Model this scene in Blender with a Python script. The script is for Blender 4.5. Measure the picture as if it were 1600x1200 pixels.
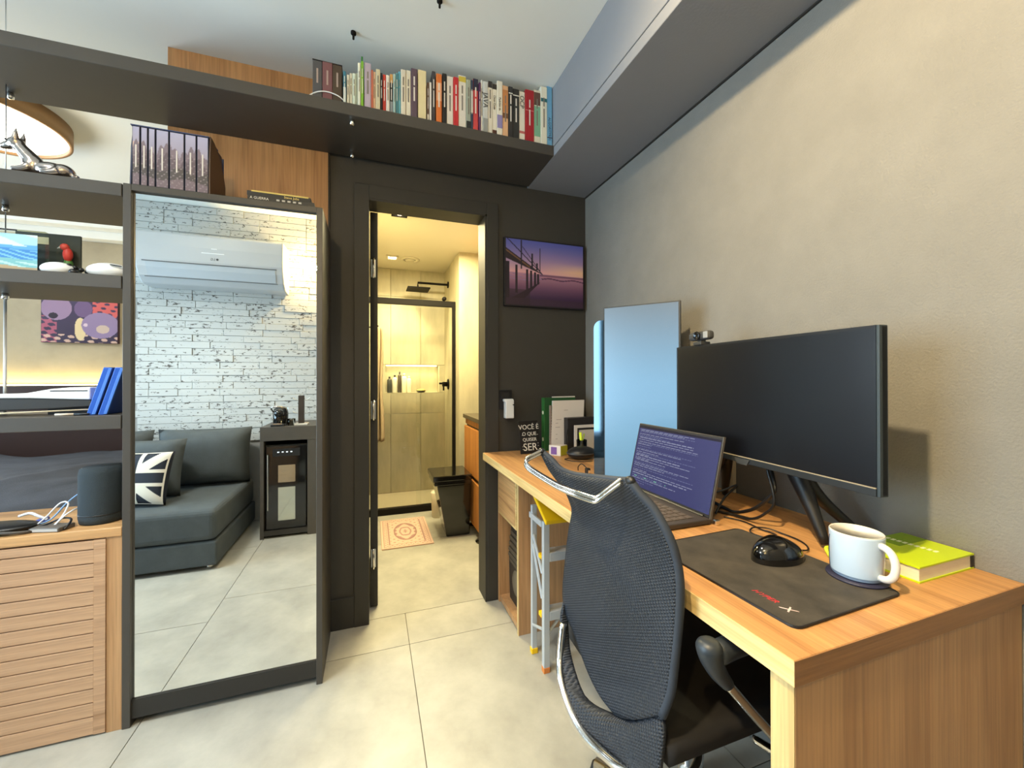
import bpy, bmesh, math, random
import numpy as np
from mathutils import Vector, Matrix
random.seed(4)
SC = bpy.context.scene
COL = SC.collection
for o in list(bpy.data.objects): bpy.data.objects.remove(o)

def S(r, g, b):
    f = lambda c: (c/255/12.92) if c <= 10 else ((c/255+.055)/1.055)**2.4
    return (f(r), f(g), f(b), 1.0)

# ------------------------------------------------------------------ camera
cd = bpy.data.cameras.new('camera'); cam = bpy.data.objects.new('camera', cd); COL.objects.link(cam)
cd.sensor_fit = 'HORIZONTAL'; cd.sensor_width = 36.0; cd.lens = 623.605/1600*36
cd.shift_y = -12.282/1600; cd.clip_start = .01; cd.clip_end = 60
RT = Vector((.943520287, -.331309867, -.00179998)); DN = Vector((-.00024054, .00474784, -.9999887)); FW = Vector((.331314669, .943510058, .00439999))
cam.matrix_world = Matrix(((RT.x, -DN.x, -FW.x, 0), (RT.y, -DN.y, -FW.y, 0), (RT.z, -DN.z, -FW.z, 1.15), (0, 0, 0, 1)))
SC.camera = cam

# ------------------------------------------------------------------ world, colour, lights
w = bpy.data.worlds.new('sky'); SC.world = w; w.use_nodes = True
bg = w.node_tree.nodes['Background']; bg.inputs[0].default_value = (.62, .78, 1, 1); bg.inputs[1].default_value = 1.6
vs = SC.view_settings; vs.view_transform = 'Standard'; vs.look = 'None'; vs.gamma = 1; vs.use_curve_mapping = False
vs.exposure = 0.65

def lamp(name, kind, loc, energy, col, size=.1, aim=None, size_y=None, spot=None, blend=.4):
    l = bpy.data.lights.new(name, kind); l.energy = energy; l.color = col
    if kind == 'AREA':
        l.size = size
        if size_y: l.shape = 'RECTANGLE'; l.size_y = size_y
    else: l.shadow_soft_size = size
    if kind == 'SPOT': l.spot_size = math.radians(spot or 90); l.spot_blend = blend
    o = bpy.data.objects.new(name, l); COL.objects.link(o); o.location = loc
    if aim is not None:
        o.rotation_euler = (Vector(aim)-Vector(loc)).to_track_quat('-Z', 'Y').to_euler()
    return o
WARM = (1, .80, .52); YEL = (1, .85, .47); COOL = (.70, .86, 1)
lamp('daylight_balcony', 'AREA', (-3.50, .70, 1.25), 95, (.55, .80, 1), 2.0, (0, .70, 1.2), 1.85)
lamp('daylight_bedroom', 'AREA', (-3.52, 3.15, 1.6), 45, COOL, 1.4, (0, .75, 1.1), 1.5)
lamp('track_spot_light', 'SPOT', (-.27, .25, 2.41), 150, (1, .77, .43), .035, (1.143, .22, 1.55), spot=104, blend=.85)
lamp('room_fill_light', 'SPOT', (-1.35, .75, 2.46), 150, (.97, 1, .97), .22, (-1.30, .72, 0), spot=128, blend=.7)  # general fill added from above, no such lamp is seen
lamp('floor_fill_light', 'SPOT', (.05, 1.05, 2.47), 44, (1, .92, .78), .10, (.02, 1.2, 0), spot=84, blend=.6)  # added downward fill without a fixture, brightens the floor
lamp('sconce_light', 'POINT', (-.425, -.305, 2.06), 27, (1, .70, .30), .02)
lamp('bath_spot_front_light', 'SPOT', (.176, 2.67, 2.19), 52, YEL, .03, (.22, 2.75, 0), spot=150, blend=.6)
lamp('bath_spot_rear_light', 'SPOT', (.165, 3.668, 2.19), 50, YEL, .05, (.25, 3.80, 0), spot=124, blend=.9)
lamp('bath_bounce_light', 'AREA', (.45, 2.9, 2.20), 28, YEL, .5, (.45, 2.9, 0))
lamp('niche_strip_light', 'AREA', (.384, 4.10, 1.268), .9, (1, .85, .42), .5, (.384, 4.10, 0), .03)
lamp('bedroom_lamp_light', 'POINT', (-1.82, 2.62, 2.28), 12, (1, .86, .62), .2)
lamp('headboard_strip_light', 'AREA', (-2.4, 4.07, 1.115), 4, (1, .74, .24), 2.2, (-2.4, 4.08, 3), .03)

# ------------------------------------------------------------------ materials
def mat(name, col, rough=.5, metal=0, var=0, vscale=6, bump=0, bscale=60, coat=0, emit=None, es=1, spec=.5, stretch=None):
    m = bpy.data.materials.new(name); m.use_nodes = True; nt = m.node_tree; n = nt.nodes; L = nt.links
    b = n['Principled BSDF']
    b.inputs['Base Color'].default_value = col; b.inputs['Roughness'].default_value = rough; b.inputs['Metallic'].default_value = metal
    b.inputs['Coat Weight'].default_value = coat; b.inputs['Specular IOR Level'].default_value = spec
    if emit: b.inputs['Emission Color'].default_value = emit; b.inputs['Emission Strength'].default_value = es
    if var or bump:
        tc = n.new('ShaderNodeTexCoord'); mp = n.new('ShaderNodeMapping'); L.new(tc.outputs['Object'], mp.inputs[0])
        if stretch: mp.inputs['Scale'].default_value = stretch
    if var:
        t = n.new('ShaderNodeTexNoise'); t.inputs['Scale'].default_value = vscale; t.inputs['Detail'].default_value = 6; t.inputs['Roughness'].default_value = .62
        L.new(mp.outputs[0], t.inputs['Vector'])
        mx = n.new('ShaderNodeMix'); mx.data_type = 'RGBA'
        c = col; mx.inputs[6].default_value = tuple(min(1, x*(1-var)) for x in c[:3])+(1,); mx.inputs[7].default_value = tuple(min(1, x*(1+var)) for x in c[:3])+(1,)
        mr = n.new('ShaderNodeMapRange'); mr.inputs[1].default_value = .3; mr.inputs[2].default_value = .7
        L.new(t.outputs[0], mr.inputs[0]); L.new(mr.outputs[0], mx.inputs[0]); L.new(mx.outputs[2], b.inputs['Base Color'])
    if bump:
        t2 = n.new('ShaderNodeTexNoise'); t2.inputs['Scale'].default_value = bscale; t2.inputs['Detail'].default_value = 5
        L.new(mp.outputs[0], t2.inputs['Vector'])
        bp = n.new('ShaderNodeBump'); bp.inputs['Strength'].default_value = bump; bp.inputs['Distance'].default_value = .01
        L.new(t2.outputs[0], bp.inputs['Height']); L.new(bp.outputs[0], b.inputs['Normal'])
    return m

def wood(name, c1, c2, axis, rough=.45, scale=1.0):
    m = bpy.data.materials.new(name); m.use_nodes = True; nt = m.node_tree; n = nt.nodes; L = nt.links; b = n['Principled BSDF']
    tc = n.new('ShaderNodeTexCoord'); mp = n.new('ShaderNodeMapping'); L.new(tc.outputs['Object'], mp.inputs[0])
    s = [22*scale]*3; s['xyz'.index(axis)] = 1.3*scale; mp.inputs['Scale'].default_value = s
    t = n.new('ShaderNodeTexNoise'); t.inputs['Scale'].default_value = 1.0; t.inputs['Detail'].default_value = 5; t.inputs['Roughness'].default_value = .6; t.inputs['Distortion'].default_value = .6
    L.new(mp.outputs[0], t.inputs['Vector'])
    mp2 = n.new('ShaderNodeMapping'); L.new(tc.outputs['Object'], mp2.inputs[0])
    s2 = [170*scale]*3; s2['xyz'.index(axis)] = 4*scale; mp2.inputs['Scale'].default_value = s2
    t2 = n.new('ShaderNodeTexNoise'); t2.inputs['Scale'].default_value = 1; t2.inputs['Detail'].default_value = 3
    L.new(mp2.outputs[0], t2.inputs['Vector'])
    r = n.new('ShaderNodeValToRGB'); e = r.color_ramp.elements
    e[0].position = .32; e[0].color = c2; e[1].position = .68; e[1].color = c1
    md = e = r.color_ramp.elements.new(.47); md.color = tuple(.45*a+.55*d for a, d in zip(c2, c1))
    L.new(t.outputs[0], r.inputs[0])
    mx = n.new('ShaderNodeMix'); mx.data_type = 'RGBA'; mx.blend_type = 'MULTIPLY'; mx.inputs[0].default_value = .32
    mr = n.new('ShaderNodeMapRange'); mr.inputs[1].default_value = .35; mr.inputs[2].default_value = .6; mr.inputs[3].default_value = .35; mr.inputs[4].default_value = 1
    L.new(t2.outputs[0], mr.inputs[0]); L.new(r.outputs[0], mx.inputs[6]); L.new(mr.outputs[0], mx.inputs[7])
    L.new(mx.outputs[2], b.inputs['Base Color']); b.inputs['Roughness'].default_value = rough
    bp = n.new('ShaderNodeBump'); bp.inputs['Strength'].default_value = .12; bp.inputs['Distance'].default_value = .004
    L.new(t2.outputs[0], bp.inputs['Height']); L.new(bp.outputs[0], b.inputs['Normal'])
    return m

M = {}
M['floor'] = mat('porcelain tile', S(168, 165, 154), .38, var=.2, vscale=4.5, bump=.02, bscale=30)
M['grout'] = mat('tile grout', S(112, 106, 94), .8)
M['ceil'] = mat('white ceiling paint', S(236, 238, 234), .8, var=.02, vscale=2)
M['gwall'] = mat('grey textured wall paint', S(122, 120, 115), .75, var=.06, vscale=9, bump=.25, bscale=190)
M['beam'] = mat('grey beam paint', S(132, 133, 138), .7, var=.02, bump=.05, bscale=120)
M['dwall'] = mat('charcoal wall paint', S(60, 57, 52), .62, var=.05, vscale=5, bump=.05, bscale=150)
M['dtrim'] = mat('charcoal door lacquer', S(52, 50, 46), .58)
M['dark'] = mat('graphite laminate', S(68, 63, 57), .45, var=.05, vscale=12)
M['dark2'] = mat('graphite laminate inner', S(40, 37, 33), .5)
M['black'] = mat('black plastic', S(20, 20, 22), .42)
M['gloss'] = mat('gloss black', S(10, 10, 11), .10, coat=.5)
M['matteblack'] = mat('matte black metal', S(18, 15, 12), .6, spec=.15)
M['chrome'] = mat('polished chrome', (.82, .80, .76, 1), .12, metal=1)
M['steel'] = mat('brushed steel', (.72, .73, .74, 1), .30, metal=1)
M['alu'] = mat('painted aluminium', S(196, 203, 210), .38, metal=.35)
M['white'] = mat('white plastic', S(228, 229, 228), .35)
M['offwhite'] = mat('cream paper', S(226, 219, 196), .8, var=.05, vscale=40, stretch=(1, 1, 12))
M['paper'] = mat('white paper', S(222, 214, 208), .75)
M['concrete'] = mat('concrete wall', S(176, 164, 138), .8, var=.14, vscale=3, bump=.08, bscale=20)
M['wood_y'] = wood('oak laminate along depth', S(222, 176, 120), S(176, 126, 80), 'y')
M['wood_x'] = wood('oak laminate along width', S(214, 168, 114), S(168, 120, 76), 'x')
M['wood_z'] = wood('oak laminate upright', S(200, 156, 110), S(172, 128, 86), 'z')
M['wood_edge'] = wood('pale oak edge band', S(236, 208, 146), S(196, 160, 100), 'y')
M['wood_edgez'] = wood('pale oak edge band upright', S(236, 208, 146), S(200, 164, 104), 'z')
M['wood_slat'] = wood('oak front boards', S(206, 166, 130), S(166, 126, 92), 'x')
M['wood_panel'] = wood('oak wall panel', S(196, 148, 98), S(164, 114, 70), 'z')
M['wood_van'] = wood('honey vanity wood', S(206, 140, 70), S(160, 96, 40), 'z')
M['btile'] = mat('bathroom porcelain', S(190, 182, 154), .42, var=.16, vscale=4, stretch=(2, 2, .6))
M['bceil'] = mat('bathroom ceiling', S(214, 206, 184), .8)
M['stone'] = mat('dark grey stone', S(70, 62, 50), .3, var=.2, vscale=30)
M['rug'] = mat('pale pink rug', S(206, 172, 150), .95)
M['yellow'] = mat('yellow plastic', S(246, 196, 12), .42)
M['orange'] = mat('orange rubber', S(214, 128, 60), .6)
M['led'] = mat('warm led', S(255, 226, 150), .5, emit=(1, .86, .5, 1), es=5)
M['lampface'] = mat('lit diffuser', S(255, 250, 235), .5, emit=(1, .93, .78, 1), es=4)
M['spotface'] = mat('lit spot lens', S(255, 250, 235), .5, emit=(1, .86, .55, 1), es=9)
M['copper'] = mat('bronze rim', S(150, 116, 78), .5, metal=.2)
M['silver'] = mat('polished silver', (.78, .72, .66, 1), .14, metal=1)
M['sofa'] = mat('grey velour', S(72, 78, 80), .9, var=.12, vscale=10, bump=.2, bscale=240)
M['quilt'] = mat('slate quilt', S(60, 62, 69), .95, var=.3, vscale=5, bump=.3, bscale=200)
M['speaker'] = mat('charcoal knit fabric', S(46, 56, 62), .92, bump=.5, bscale=600)
M['navy'] = mat('worn black mesh', S(40, 47, 58), .72, var=.28, vscale=7)
M['pad'] = mat('worn black cloth', S(60, 55, 48), .7, var=.45, vscale=14, stretch=(1, 1, 1), bump=.1, bscale=400)
M['mug'] = mat('pale blue glazed ceramic', S(178, 198, 220), .16, coat=.3)
M['mugin'] = mat('white glazed ceramic', S(216, 212, 204), .2)
M['acwhite'] = mat('white appliance plastic', S(186, 190, 194), .32)
M['blue'] = mat('royal blue plastic', S(30, 82, 176), .4)
M['dgreen'] = mat('dark green card', S(36, 84, 44), .5)
M['lime'] = mat('lime cover', S(190, 214, 20), .35)
M['sub'] = mat('grey subwall', S(150, 148, 144), .8)
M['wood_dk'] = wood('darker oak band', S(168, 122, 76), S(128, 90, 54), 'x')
M['wood_top'] = wood('oak desktop', S(204, 154, 98), S(154, 106, 62), 'y')
M['fox'] = mat('tarnished silver', (.50, .43, .39, 1), .22, metal=1)
def c(r, g, b, rough=.5):
    k = 'c%d_%d_%d' % (r, g, b)
    if k not in M: M[k] = mat('colour %d %d %d' % (r, g, b), S(r, g, b), rough)
    return M[k]
# brick paint: white with dark pits
def brick_mat():
    m = mat('white painted brick', S(206, 208, 204), .75); nt = m.node_tree; n = nt.nodes; L = nt.links; b = n['Principled BSDF']
    tc = n.new('ShaderNodeTexCoord'); gi = n.new('ShaderNodeObjectInfo'); mp = n.new('ShaderNodeMapping'); mp.inputs['Scale'].default_value = (28, 28, 60)
    va = n.new('ShaderNodeVectorMath'); va.operation = 'MULTIPLY_ADD'; va.inputs[1].default_value = (1, 1, 1)
    cb = n.new('ShaderNodeCombineXYZ'); ml = n.new('ShaderNodeMath'); ml.operation = 'MULTIPLY'; ml.inputs[1].default_value = 9
    L.new(gi.outputs['Random'], ml.inputs[0]); L.new(ml.outputs[0], cb.inputs[0]); L.new(ml.outputs[0], cb.inputs[2])
    L.new(tc.outputs['Object'], va.inputs[0]); L.new(cb.outputs[0], va.inputs[2]); L.new(va.outputs[0], mp.inputs[0])
    t = n.new('ShaderNodeTexNoise'); t.inputs['Scale'].default_value = 1; t.inputs['Detail'].default_value = 4; t.inputs['Roughness'].default_value = .7; L.new(mp.outputs[0], t.inputs['Vector'])
    t2 = n.new('ShaderNodeTexNoise'); t2.inputs['Scale'].default_value = 5; L.new(va.outputs[0], t2.inputs['Vector'])
    ad = n.new('ShaderNodeMath'); ad.operation = 'MULTIPLY_ADD'; ad.inputs[1].default_value = .30; L.new(t2.outputs[0], ad.inputs[0]); L.new(t.outputs[0], ad.inputs[2])
    r = n.new('ShaderNodeValToRGB'); e = r.color_ramp.elements; e[0].position = .738; e[0].color = S(184, 186, 184); e[1].position = .785; e[1].color = S(76, 72, 66)
    L.new(ad.outputs[0], r.inputs[0]); L.new(r.outputs[0], b.inputs['Base Color'])
    return m
M['brick'] = brick_mat()
# glass with little cost
def glass(name, tint, rough=.02, fac=.12):
    m = bpy.data.materials.new(name); m.use_nodes = True; nt = m.node_tree; n = nt.nodes; L = nt.links
    out = n['Material Output']; n.remove(n['Principled BSDF'])
    tr = n.new('ShaderNodeBsdfTransparent'); tr.inputs[0].default_value = tint
    gl = n.new('ShaderNodeBsdfGlossy'); gl.inputs['Roughness'].default_value = rough
    fr = n.new('ShaderNodeFresnel'); fr.inputs[0].default_value = 1.45
    mx = n.new('ShaderNodeMixShader'); L.new(fr.outputs[0], mx.inputs[0]); L.new(tr.outputs[0], mx.inputs[1]); L.new(gl.outputs[0], mx.inputs[2]); L.new(mx.outputs[0], out.inputs[0])
    return m
M['glass'] = glass('clear shower glass', (.99, .995, .985, 1))
M['acrylic'] = glass('clear acrylic', (.93, .97, .97, 1))
m = bpy.data.materials.new('mirror silvering'); m.use_nodes = True; b = m.node_tree.nodes['Principled BSDF']; b.inputs['Base Color'].default_value = (.93, .95, .93, 1); b.inputs['Metallic'].default_value = 1; b.inputs['Roughness'].default_value = .005; M['mirror'] = m
# woven mesh of the chair
def weave():
    m = mat('black net weave', S(28, 34, 44), .55, var=.3, vscale=6); nt = m.node_tree; n = nt.nodes; L = nt.links; b = n['Principled BSDF']
    tc = n.new('ShaderNodeTexCoord'); mp = n.new('ShaderNodeMapping'); mp.inputs['Rotation'].default_value = (.5, 0, 0); L.new(tc.outputs['Object'], mp.inputs[0])
    a = n.new('ShaderNodeTexWave'); a.bands_direction = 'Z'; a.inputs['Scale'].default_value = 62; L.new(mp.outputs[0], a.inputs[0])
    c2 = n.new('ShaderNodeTexWave'); c2.bands_direction = 'Y'; c2.inputs['Scale'].default_value = 46; L.new(mp.outputs[0], c2.inputs[0])
    mu = n.new('ShaderNodeMath'); mu.operation = 'MULTIPLY'; L.new(a.outputs[1], mu.inputs[0]); L.new(c2.outputs[1], mu.inputs[1])
    bp = n.new('ShaderNodeBump'); bp.inputs['Strength'].default_value = .7; bp.inputs['Distance'].default_value = .003; L.new(mu.outputs[0], bp.inputs['Height']); L.new(bp.outputs[0], b.inputs['Normal'])
    return m
M['weave'] = weave()
def attr_mat(name, rough=.5, emit=0, coat=0):
    m = bpy.data.materials.new(name); m.use_nodes = True; nt = m.node_tree; b = nt.nodes['Principled BSDF']
    a = nt.nodes.new('ShaderNodeVertexColor'); a.layer_name = 'print'
    b.inputs['Roughness'].default_value = rough; b.inputs['Coat Weight'].default_value = coat
    if emit:
        b.inputs['Base Color'].default_value = (.01, .01, .01, 1); nt.links.new(a.outputs[0], b.inputs['Emission Color']); b.inputs['Emission Strength'].default_value = emit
    else: nt.links.new(a.outputs[0], b.inputs['Base Color'])
    return m
M['print'] = attr_mat('printed face', .45); M['printm'] = attr_mat('printed cloth', .9); M['screen'] = attr_mat('lit panel face', .25, .66); M['lscreen'] = attr_mat('lit laptop screen', .25, .45)

# ------------------------------------------------------------------ object helpers
WL = {}
def thing(name, label, cat, loc, group=None):
    o = bpy.data.objects.new(name, None); COL.objects.link(o); o.location = loc; o.empty_display_size = .05
    o['label'] = label; o['category'] = cat
    if group: o['group'] = group
    WL[o.name] = Vector(loc); return o
def part(name, bm, m, parent=None, smooth=False, bev=0, segs=2, sub=0, solid=0, label=None):
    me = bpy.data.meshes.new(name)
    if isinstance(bm, bpy.types.Mesh): me = bm
    else:
        bmesh.ops.recalc_face_normals(bm, faces=bm.faces[:]); bm.to_mesh(me); bm.free()
    n = len(me.vertices); co = np.empty(n*3, 'f'); me.vertices.foreach_get('co', co); co = co.reshape(-1, 3)
    lo, hi = co.min(0), co.max(0); ctr = np.array([(lo[0]+hi[0])/2, (lo[1]+hi[1])/2, lo[2]], 'f')
    me.vertices.foreach_set('co', (co-ctr).ravel()); me.update()
    for mm in (m if isinstance(m, (list, tuple)) else [m]): me.materials.append(mm)
    if smooth: me.polygons.foreach_set('use_smooth', [True]*len(me.polygons))
    o = bpy.data.objects.new(name, me); COL.objects.link(o); o.location = ctr
    if parent is not None:
        o.parent = parent; o.matrix_parent_inverse = Matrix.Translation(-WL[parent.name])
    WL[o.name] = Vector(ctr)
    if solid:
        k = o.modifiers.new('thickness', 'SOLIDIFY'); k.thickness = solid; k.offset = 0
    if sub:
        k = o.modifiers.new('rounding', 'SUBSURF'); k.levels = sub; k.render_levels = sub
    if bev:
        k = o.modifiers.new('edges', 'BEVEL'); k.width = bev; k.segments = segs; k.limit_method = 'ANGLE'
    if label: o['label'] = label
    return o
def tag(o, label, cat, group=None):
    o['label'] = label; o['category'] = cat
    if group: o['group'] = group
    return o
def struct(o, label=None):
    o['kind'] = 'structure'
    if label: o['label'] = label
    return o
def N(): return bmesh.new()
def box(x0, x1, y0, y1, z0, z1, bm=None):
    bm = bm or bmesh.new()
    v = [bm.verts.new((x, y, z)) for x in (x0, x1) for y in (y0, y1) for z in (z0, z1)]
    for f in ((0, 1, 3, 2), (4, 6, 7, 5), (0, 4, 5, 1), (2, 3, 7, 6), (0, 2, 6, 4), (1, 5, 7, 3)): bm.faces.new([v[i] for i in f])
    return bm
def obox(c0, ux, uy, uz, bm=None):
    """box from a corner and three edge vectors"""
    bm = bm or bmesh.new(); c0, ux, uy, uz = map(Vector, (c0, ux, uy, uz))
    v = [bm.verts.new(c0+ux*i+uy*j+uz*k) for i in (0, 1) for j in (0, 1) for k in (0, 1)]
    for f in ((0, 1, 3, 2), (4, 6, 7, 5), (0, 4, 5, 1), (2, 3, 7, 6), (0, 2, 6, 4), (1, 5, 7, 3)): bm.faces.new([v[i] for i in f])
    return bm
def prism(pts, axis, a0, a1, bm=None):
    bm = bm or bmesh.new()
    def P(p, a): return {'x': (a, p[0], p[1]), 'y': (p[0], a, p[1]), 'z': (p[0], p[1], a)}[axis]
    A = [bm.verts.new(P(p, a0)) for p in pts]; B = [bm.verts.new(P(p, a1)) for p in pts]
    bm.faces.new(A); bm.faces.new(B[::-1])
    for i in range(len(pts)):
        j = (i+1) % len(pts); bm.faces.new((A[i], B[i], B[j], A[j]))
    return bm
def lathe(prof, ctr, n=32, bm=None, ax=None):
    bm = bm or bmesh.new(); ctr = Vector(ctr); q = Vector((0, 0, 1)).rotation_difference(Vector(ax)) if ax else None
    rings = []
    for r, z in prof:
        ring = []
        for i in range(n):
            p = Vector((r*math.cos(2*math.pi*i/n), r*math.sin(2*math.pi*i/n), z))
            ring.append(bm.verts.new(ctr+(q @ p if q else p)))
        rings.append(ring)
    for a, b2 in zip(rings, rings[1:]):
        for i in range(n): bm.faces.new((a[i], a[(i+1) % n], b2[(i+1) % n], b2[i]))
    if prof[0][0] > 1e-5: bm.faces.new(rings[0])
    if prof[-1][0] > 1e-5: bm.faces.new(rings[-1])
    bmesh.ops.remove_doubles(bm, verts=bm.verts[:], dist=1e-6)
    return bm
def spline(pts, n):
    P = [Vector(p) for p in pts]
    if len(P) < 3: return [P[0].lerp(P[-1], i/(n-1)) for i in range(n)]
    d = [0]
    for a, b2 in zip(P, P[1:]): d.append(d[-1]+(b2-a).length)
    out = []
    for k in range(n):
        s = d[-1]*k/(n-1); i = max(j for j in range(len(P)-1) if d[j] <= s+1e-9); t = (s-d[i])/max(d[i+1]-d[i], 1e-9)
        p1, p2 = P[i], P[i+1]; p0 = P[i-1] if i else p1*2-p2; p3 = P[i+2] if i+2 < len(P) else p2*2-p1
        out.append(.5*((2*p1)+(p2-p0)*t+(2*p0-5*p1+4*p2-p3)*t*t+(3*p1-p0-3*p2+p3)*t**3))
    return out
def tube(pts, r, n=8, bm=None, closed=False):
    bm = bm or bmesh.new(); P = [Vector(p) for p in pts]; rr = r if isinstance(r, (list, tuple)) else [r]*len(P)
    T = []
    for i in range(len(P)):
        a = P[i-1] if (i or closed) else P[i]; b2 = P[(i+1) % len(P)] if (i < len(P)-1 or closed) else P[i]
        T.append((b2-a).normalized())
    u = T[0].orthogonal().normalized(); rings = []
    for i, p in enumerate(P):
        if i: u = (T[i-1].rotation_difference(T[i]) @ u)
        u = (u-T[i]*u.dot(T[i])).normalized(); w2 = T[i].cross(u)
        rings.append([bm.verts.new(p+(u*math.cos(2*math.pi*k/n)+w2*math.sin(2*math.pi*k/n))*rr[i]) for k in range(n)])
    pr = list(zip(rings, rings[1:]))+([(rings[-1], rings[0])] if closed else [])
    for a, b2 in pr:
        for k in range(n): bm.faces.new((a[k], a[(k+1) % n], b2[(k+1) % n], b2[k]))
    if not closed: bm.faces.new(rings[0]); bm.faces.new(rings[-1])
    return bm
def ball(ctr, rad, bm=None, u=20, v=12):
    bm = bm or bmesh.new()
    r = bmesh.ops.create_uvsphere(bm, u_segments=u, v_segments=v, radius=1)
    rad = rad if isinstance(rad, (list, tuple)) else (rad,)*3
    for x in r['verts']: x.co = Vector((x.co.x*rad[0]+ctr[0], x.co.y*rad[1]+ctr[1], x.co.z*rad[2]+ctr[2]))
    return bm
def grid(fn, nu, nv, bm=None):
    bm = bm or bmesh.new(); V = [[bm.verts.new(fn(i/nu, j/nv)) for j in range(nv+1)] for i in range(nu+1)]
    for i in range(nu):
        for j in range(nv): bm.faces.new((V[i][j], V[i+1][j], V[i+1][j+1], V[i][j+1]))
    return bm
def printed(name, fn, O, U, V, nx, ny, parent, m=None, curve=None):
    """flat print: a fine grid whose vertex colours come from fn(u, v) -> (r, g, b) 0..255 arrays"""
    u, v = np.meshgrid(np.linspace(0, 1, nx+1), np.linspace(0, 1, ny+1)); u = u.ravel(); v = v.ravel()
    O, U, V = (np.array(a, float) for a in (O, U, V))
    co = O+u[:, None]*U+v[:, None]*V
    if curve is not None: co = co+curve(u, v)
    idx = np.arange((nx+1)*(ny+1)).reshape(ny+1, nx+1)
    q = np.stack([idx[:-1, :-1], idx[:-1, 1:], idx[1:, 1:], idx[1:, :-1]], -1).reshape(-1, 4)
    me = bpy.data.meshes.new(name); me.from_pydata(co.tolist(), [], q.tolist())
    rgb = np.clip(np.array(fn(u, v), float), 0, 255)/255
    lin = np.where(rgb < .04045, rgb/12.92, ((rgb+.055)/1.055)**2.4)
    a = me.color_attributes.new('print', 'FLOAT_COLOR', 'POINT'); a.data.foreach_set('color', np.concatenate([lin, np.ones((len(lin), 1))], 1).ravel())
    return part(name, me, m or M['print'], parent)
def text(name, s, O, U, V, size, m, parent, depth=.0004, align='LEFT', shear=0):
    """lettering: O origin, U reading direction, V up direction"""
    cu = bpy.data.curves.new(name, 'FONT'); cu.body = s; cu.size = size; cu.extrude = depth; cu.align_x = align; cu.shear = shear; cu.resolution_u = 3
    o = bpy.data.objects.new(name, cu); COL.objects.link(o); bpy.context.view_layer.update()
    me = bpy.data.meshes.new_from_object(o.evaluated_get(bpy.context.evaluated_depsgraph_get()))
    bpy.data.objects.remove(o); bpy.data.curves.remove(cu); me.materials.clear()
    U = Vector(U).normalized(); V = Vector(V).normalized(); W = U.cross(V)
    me.transform(Matrix(((U.x, V.x, W.x, O[0]), (U.y, V.y, W.y, O[1]), (U.z, V.z, W.z, O[2]), (0, 0, 0, 1))))
    return part(name, me, m, parent)
def mixc(a, b, t): return np.array(a)[:, None]*(1-t)+np.array(b)[:, None]*t
def put(img, mask, col): img[:, mask] = np.array(col)[:, None]

# ================================================================== STRUCTURE
fl = struct(part('floor', box(-3.6, 1.3, -.5, 4.2, -.06, -.005), M['grout']), 'pale beige porcelain tiled floor')
def tile(x0, x1, y0, y1): part('tile', box(x0+.0015, x1-.0015, y0+.0015, y1-.0015, -.005, 0), M['floor'], fl)
for i, (x0, x1) in enumerate(((-3.35, -2.497), (-2.497, -1.613), (-1.613, -.73), (-.73, .153), (.153, 1.036), (1.036, 1.143))):
    ys = [-.38, -.02, .88, 1.78, 2.02] if x0 > -.75 else [-.38, .19, 1.088, 1.99, 2.02]
    for a, b_ in zip(ys, ys[1:]): tile(x0, x1, a, b_)
for x0, x1 in ((-3.35, -2.2), (-2.2, -1.3), (-1.3, -.777)): tile(x0, x1, 2.02, 4.1)
for y0, y1 in ((2.02, 2.9), (2.9, 3.52)): tile(-.05, 1.143, y0, y1)
struct(part('ceiling', box(-3.6, 1.3, -.5, 4.2, 2.49, 2.56), M['ceil']), 'white flat plaster ceiling')
struct(part('wall_right', box(1.143, 1.28, -.5, 2.11, -.06, 2.49), M['gwall']), 'textured grey painted wall behind the desk')
bm = box(.562, 1.143, 1.995, 2.11, 0, 2.49); box(-.777, -.012, 1.995, 2.11, 0, 2.49, bm); box(-.012, .562, 1.995, 2.11, 1.995, 2.49, bm)
struct(part('wall_back', bm, M['dwall']), 'charcoal painted wall around the bathroom door')
wr = struct(part('wall_rear', box(-3.6, 1.3, -.5, -.392, -.06, 2.49), M['sub']), 'white painted brick wall seen in the mirror')
bm = box(-3.6, -3.4, -.5, -.28, 0, 2.49); box(-3.6, -3.4, 1.65, 2.3, 0, 2.49, bm); box(-3.6, -3.4, 3.95, 4.2, 0, 2.49, bm); box(-3.6, -3.4, 2.3, 3.95, 2.3, 2.49, bm); box(-3.6, -3.4, 2.3, 3.95, 0, .85, bm); box(-3.6, -3.4, -.28, 1.65, 2.3, 2.49, bm); box(-3.6, -3.4, -.28, 1.65, 0, .08, bm)
struct(part('wall_left', bm, M['concrete']), 'side wall with the two windows')
def window(nm, lb, y0, y1, z0):
    wn = thing(nm, lb, 'window', (-3.42, (y0+y1)/2, z0)); wn['kind'] = 'structure'; del wn['category']; ym = (y0+y1)/2; bm = N()
    for a in ((y0, y0+.05, z0, 2.3), (y1-.05, y1, z0, 2.3), (ym-.025, ym+.025, z0+.05, 2.25), (y0+.05, y1-.05, z0, z0+.05), (y0+.05, y1-.05, 2.25, 2.3)): box(-3.46, -3.40, *a, bm)
    part('frame', bm, M['dtrim'], wn); part('pane', box(-3.436, -3.432, y0+.05, ym-.025, z0+.05, 2.25), M['glass'], wn); part('pane', box(-3.436, -3.432, ym+.025, y1-.05, z0+.05, 2.25), M['glass'], wn)
window('window_1', 'tall balcony window that lets in the daylight', -.28, 1.65, .08); window('window_2', 'bedroom window beyond the shelves', 2.3, 3.95, .85)
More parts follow.
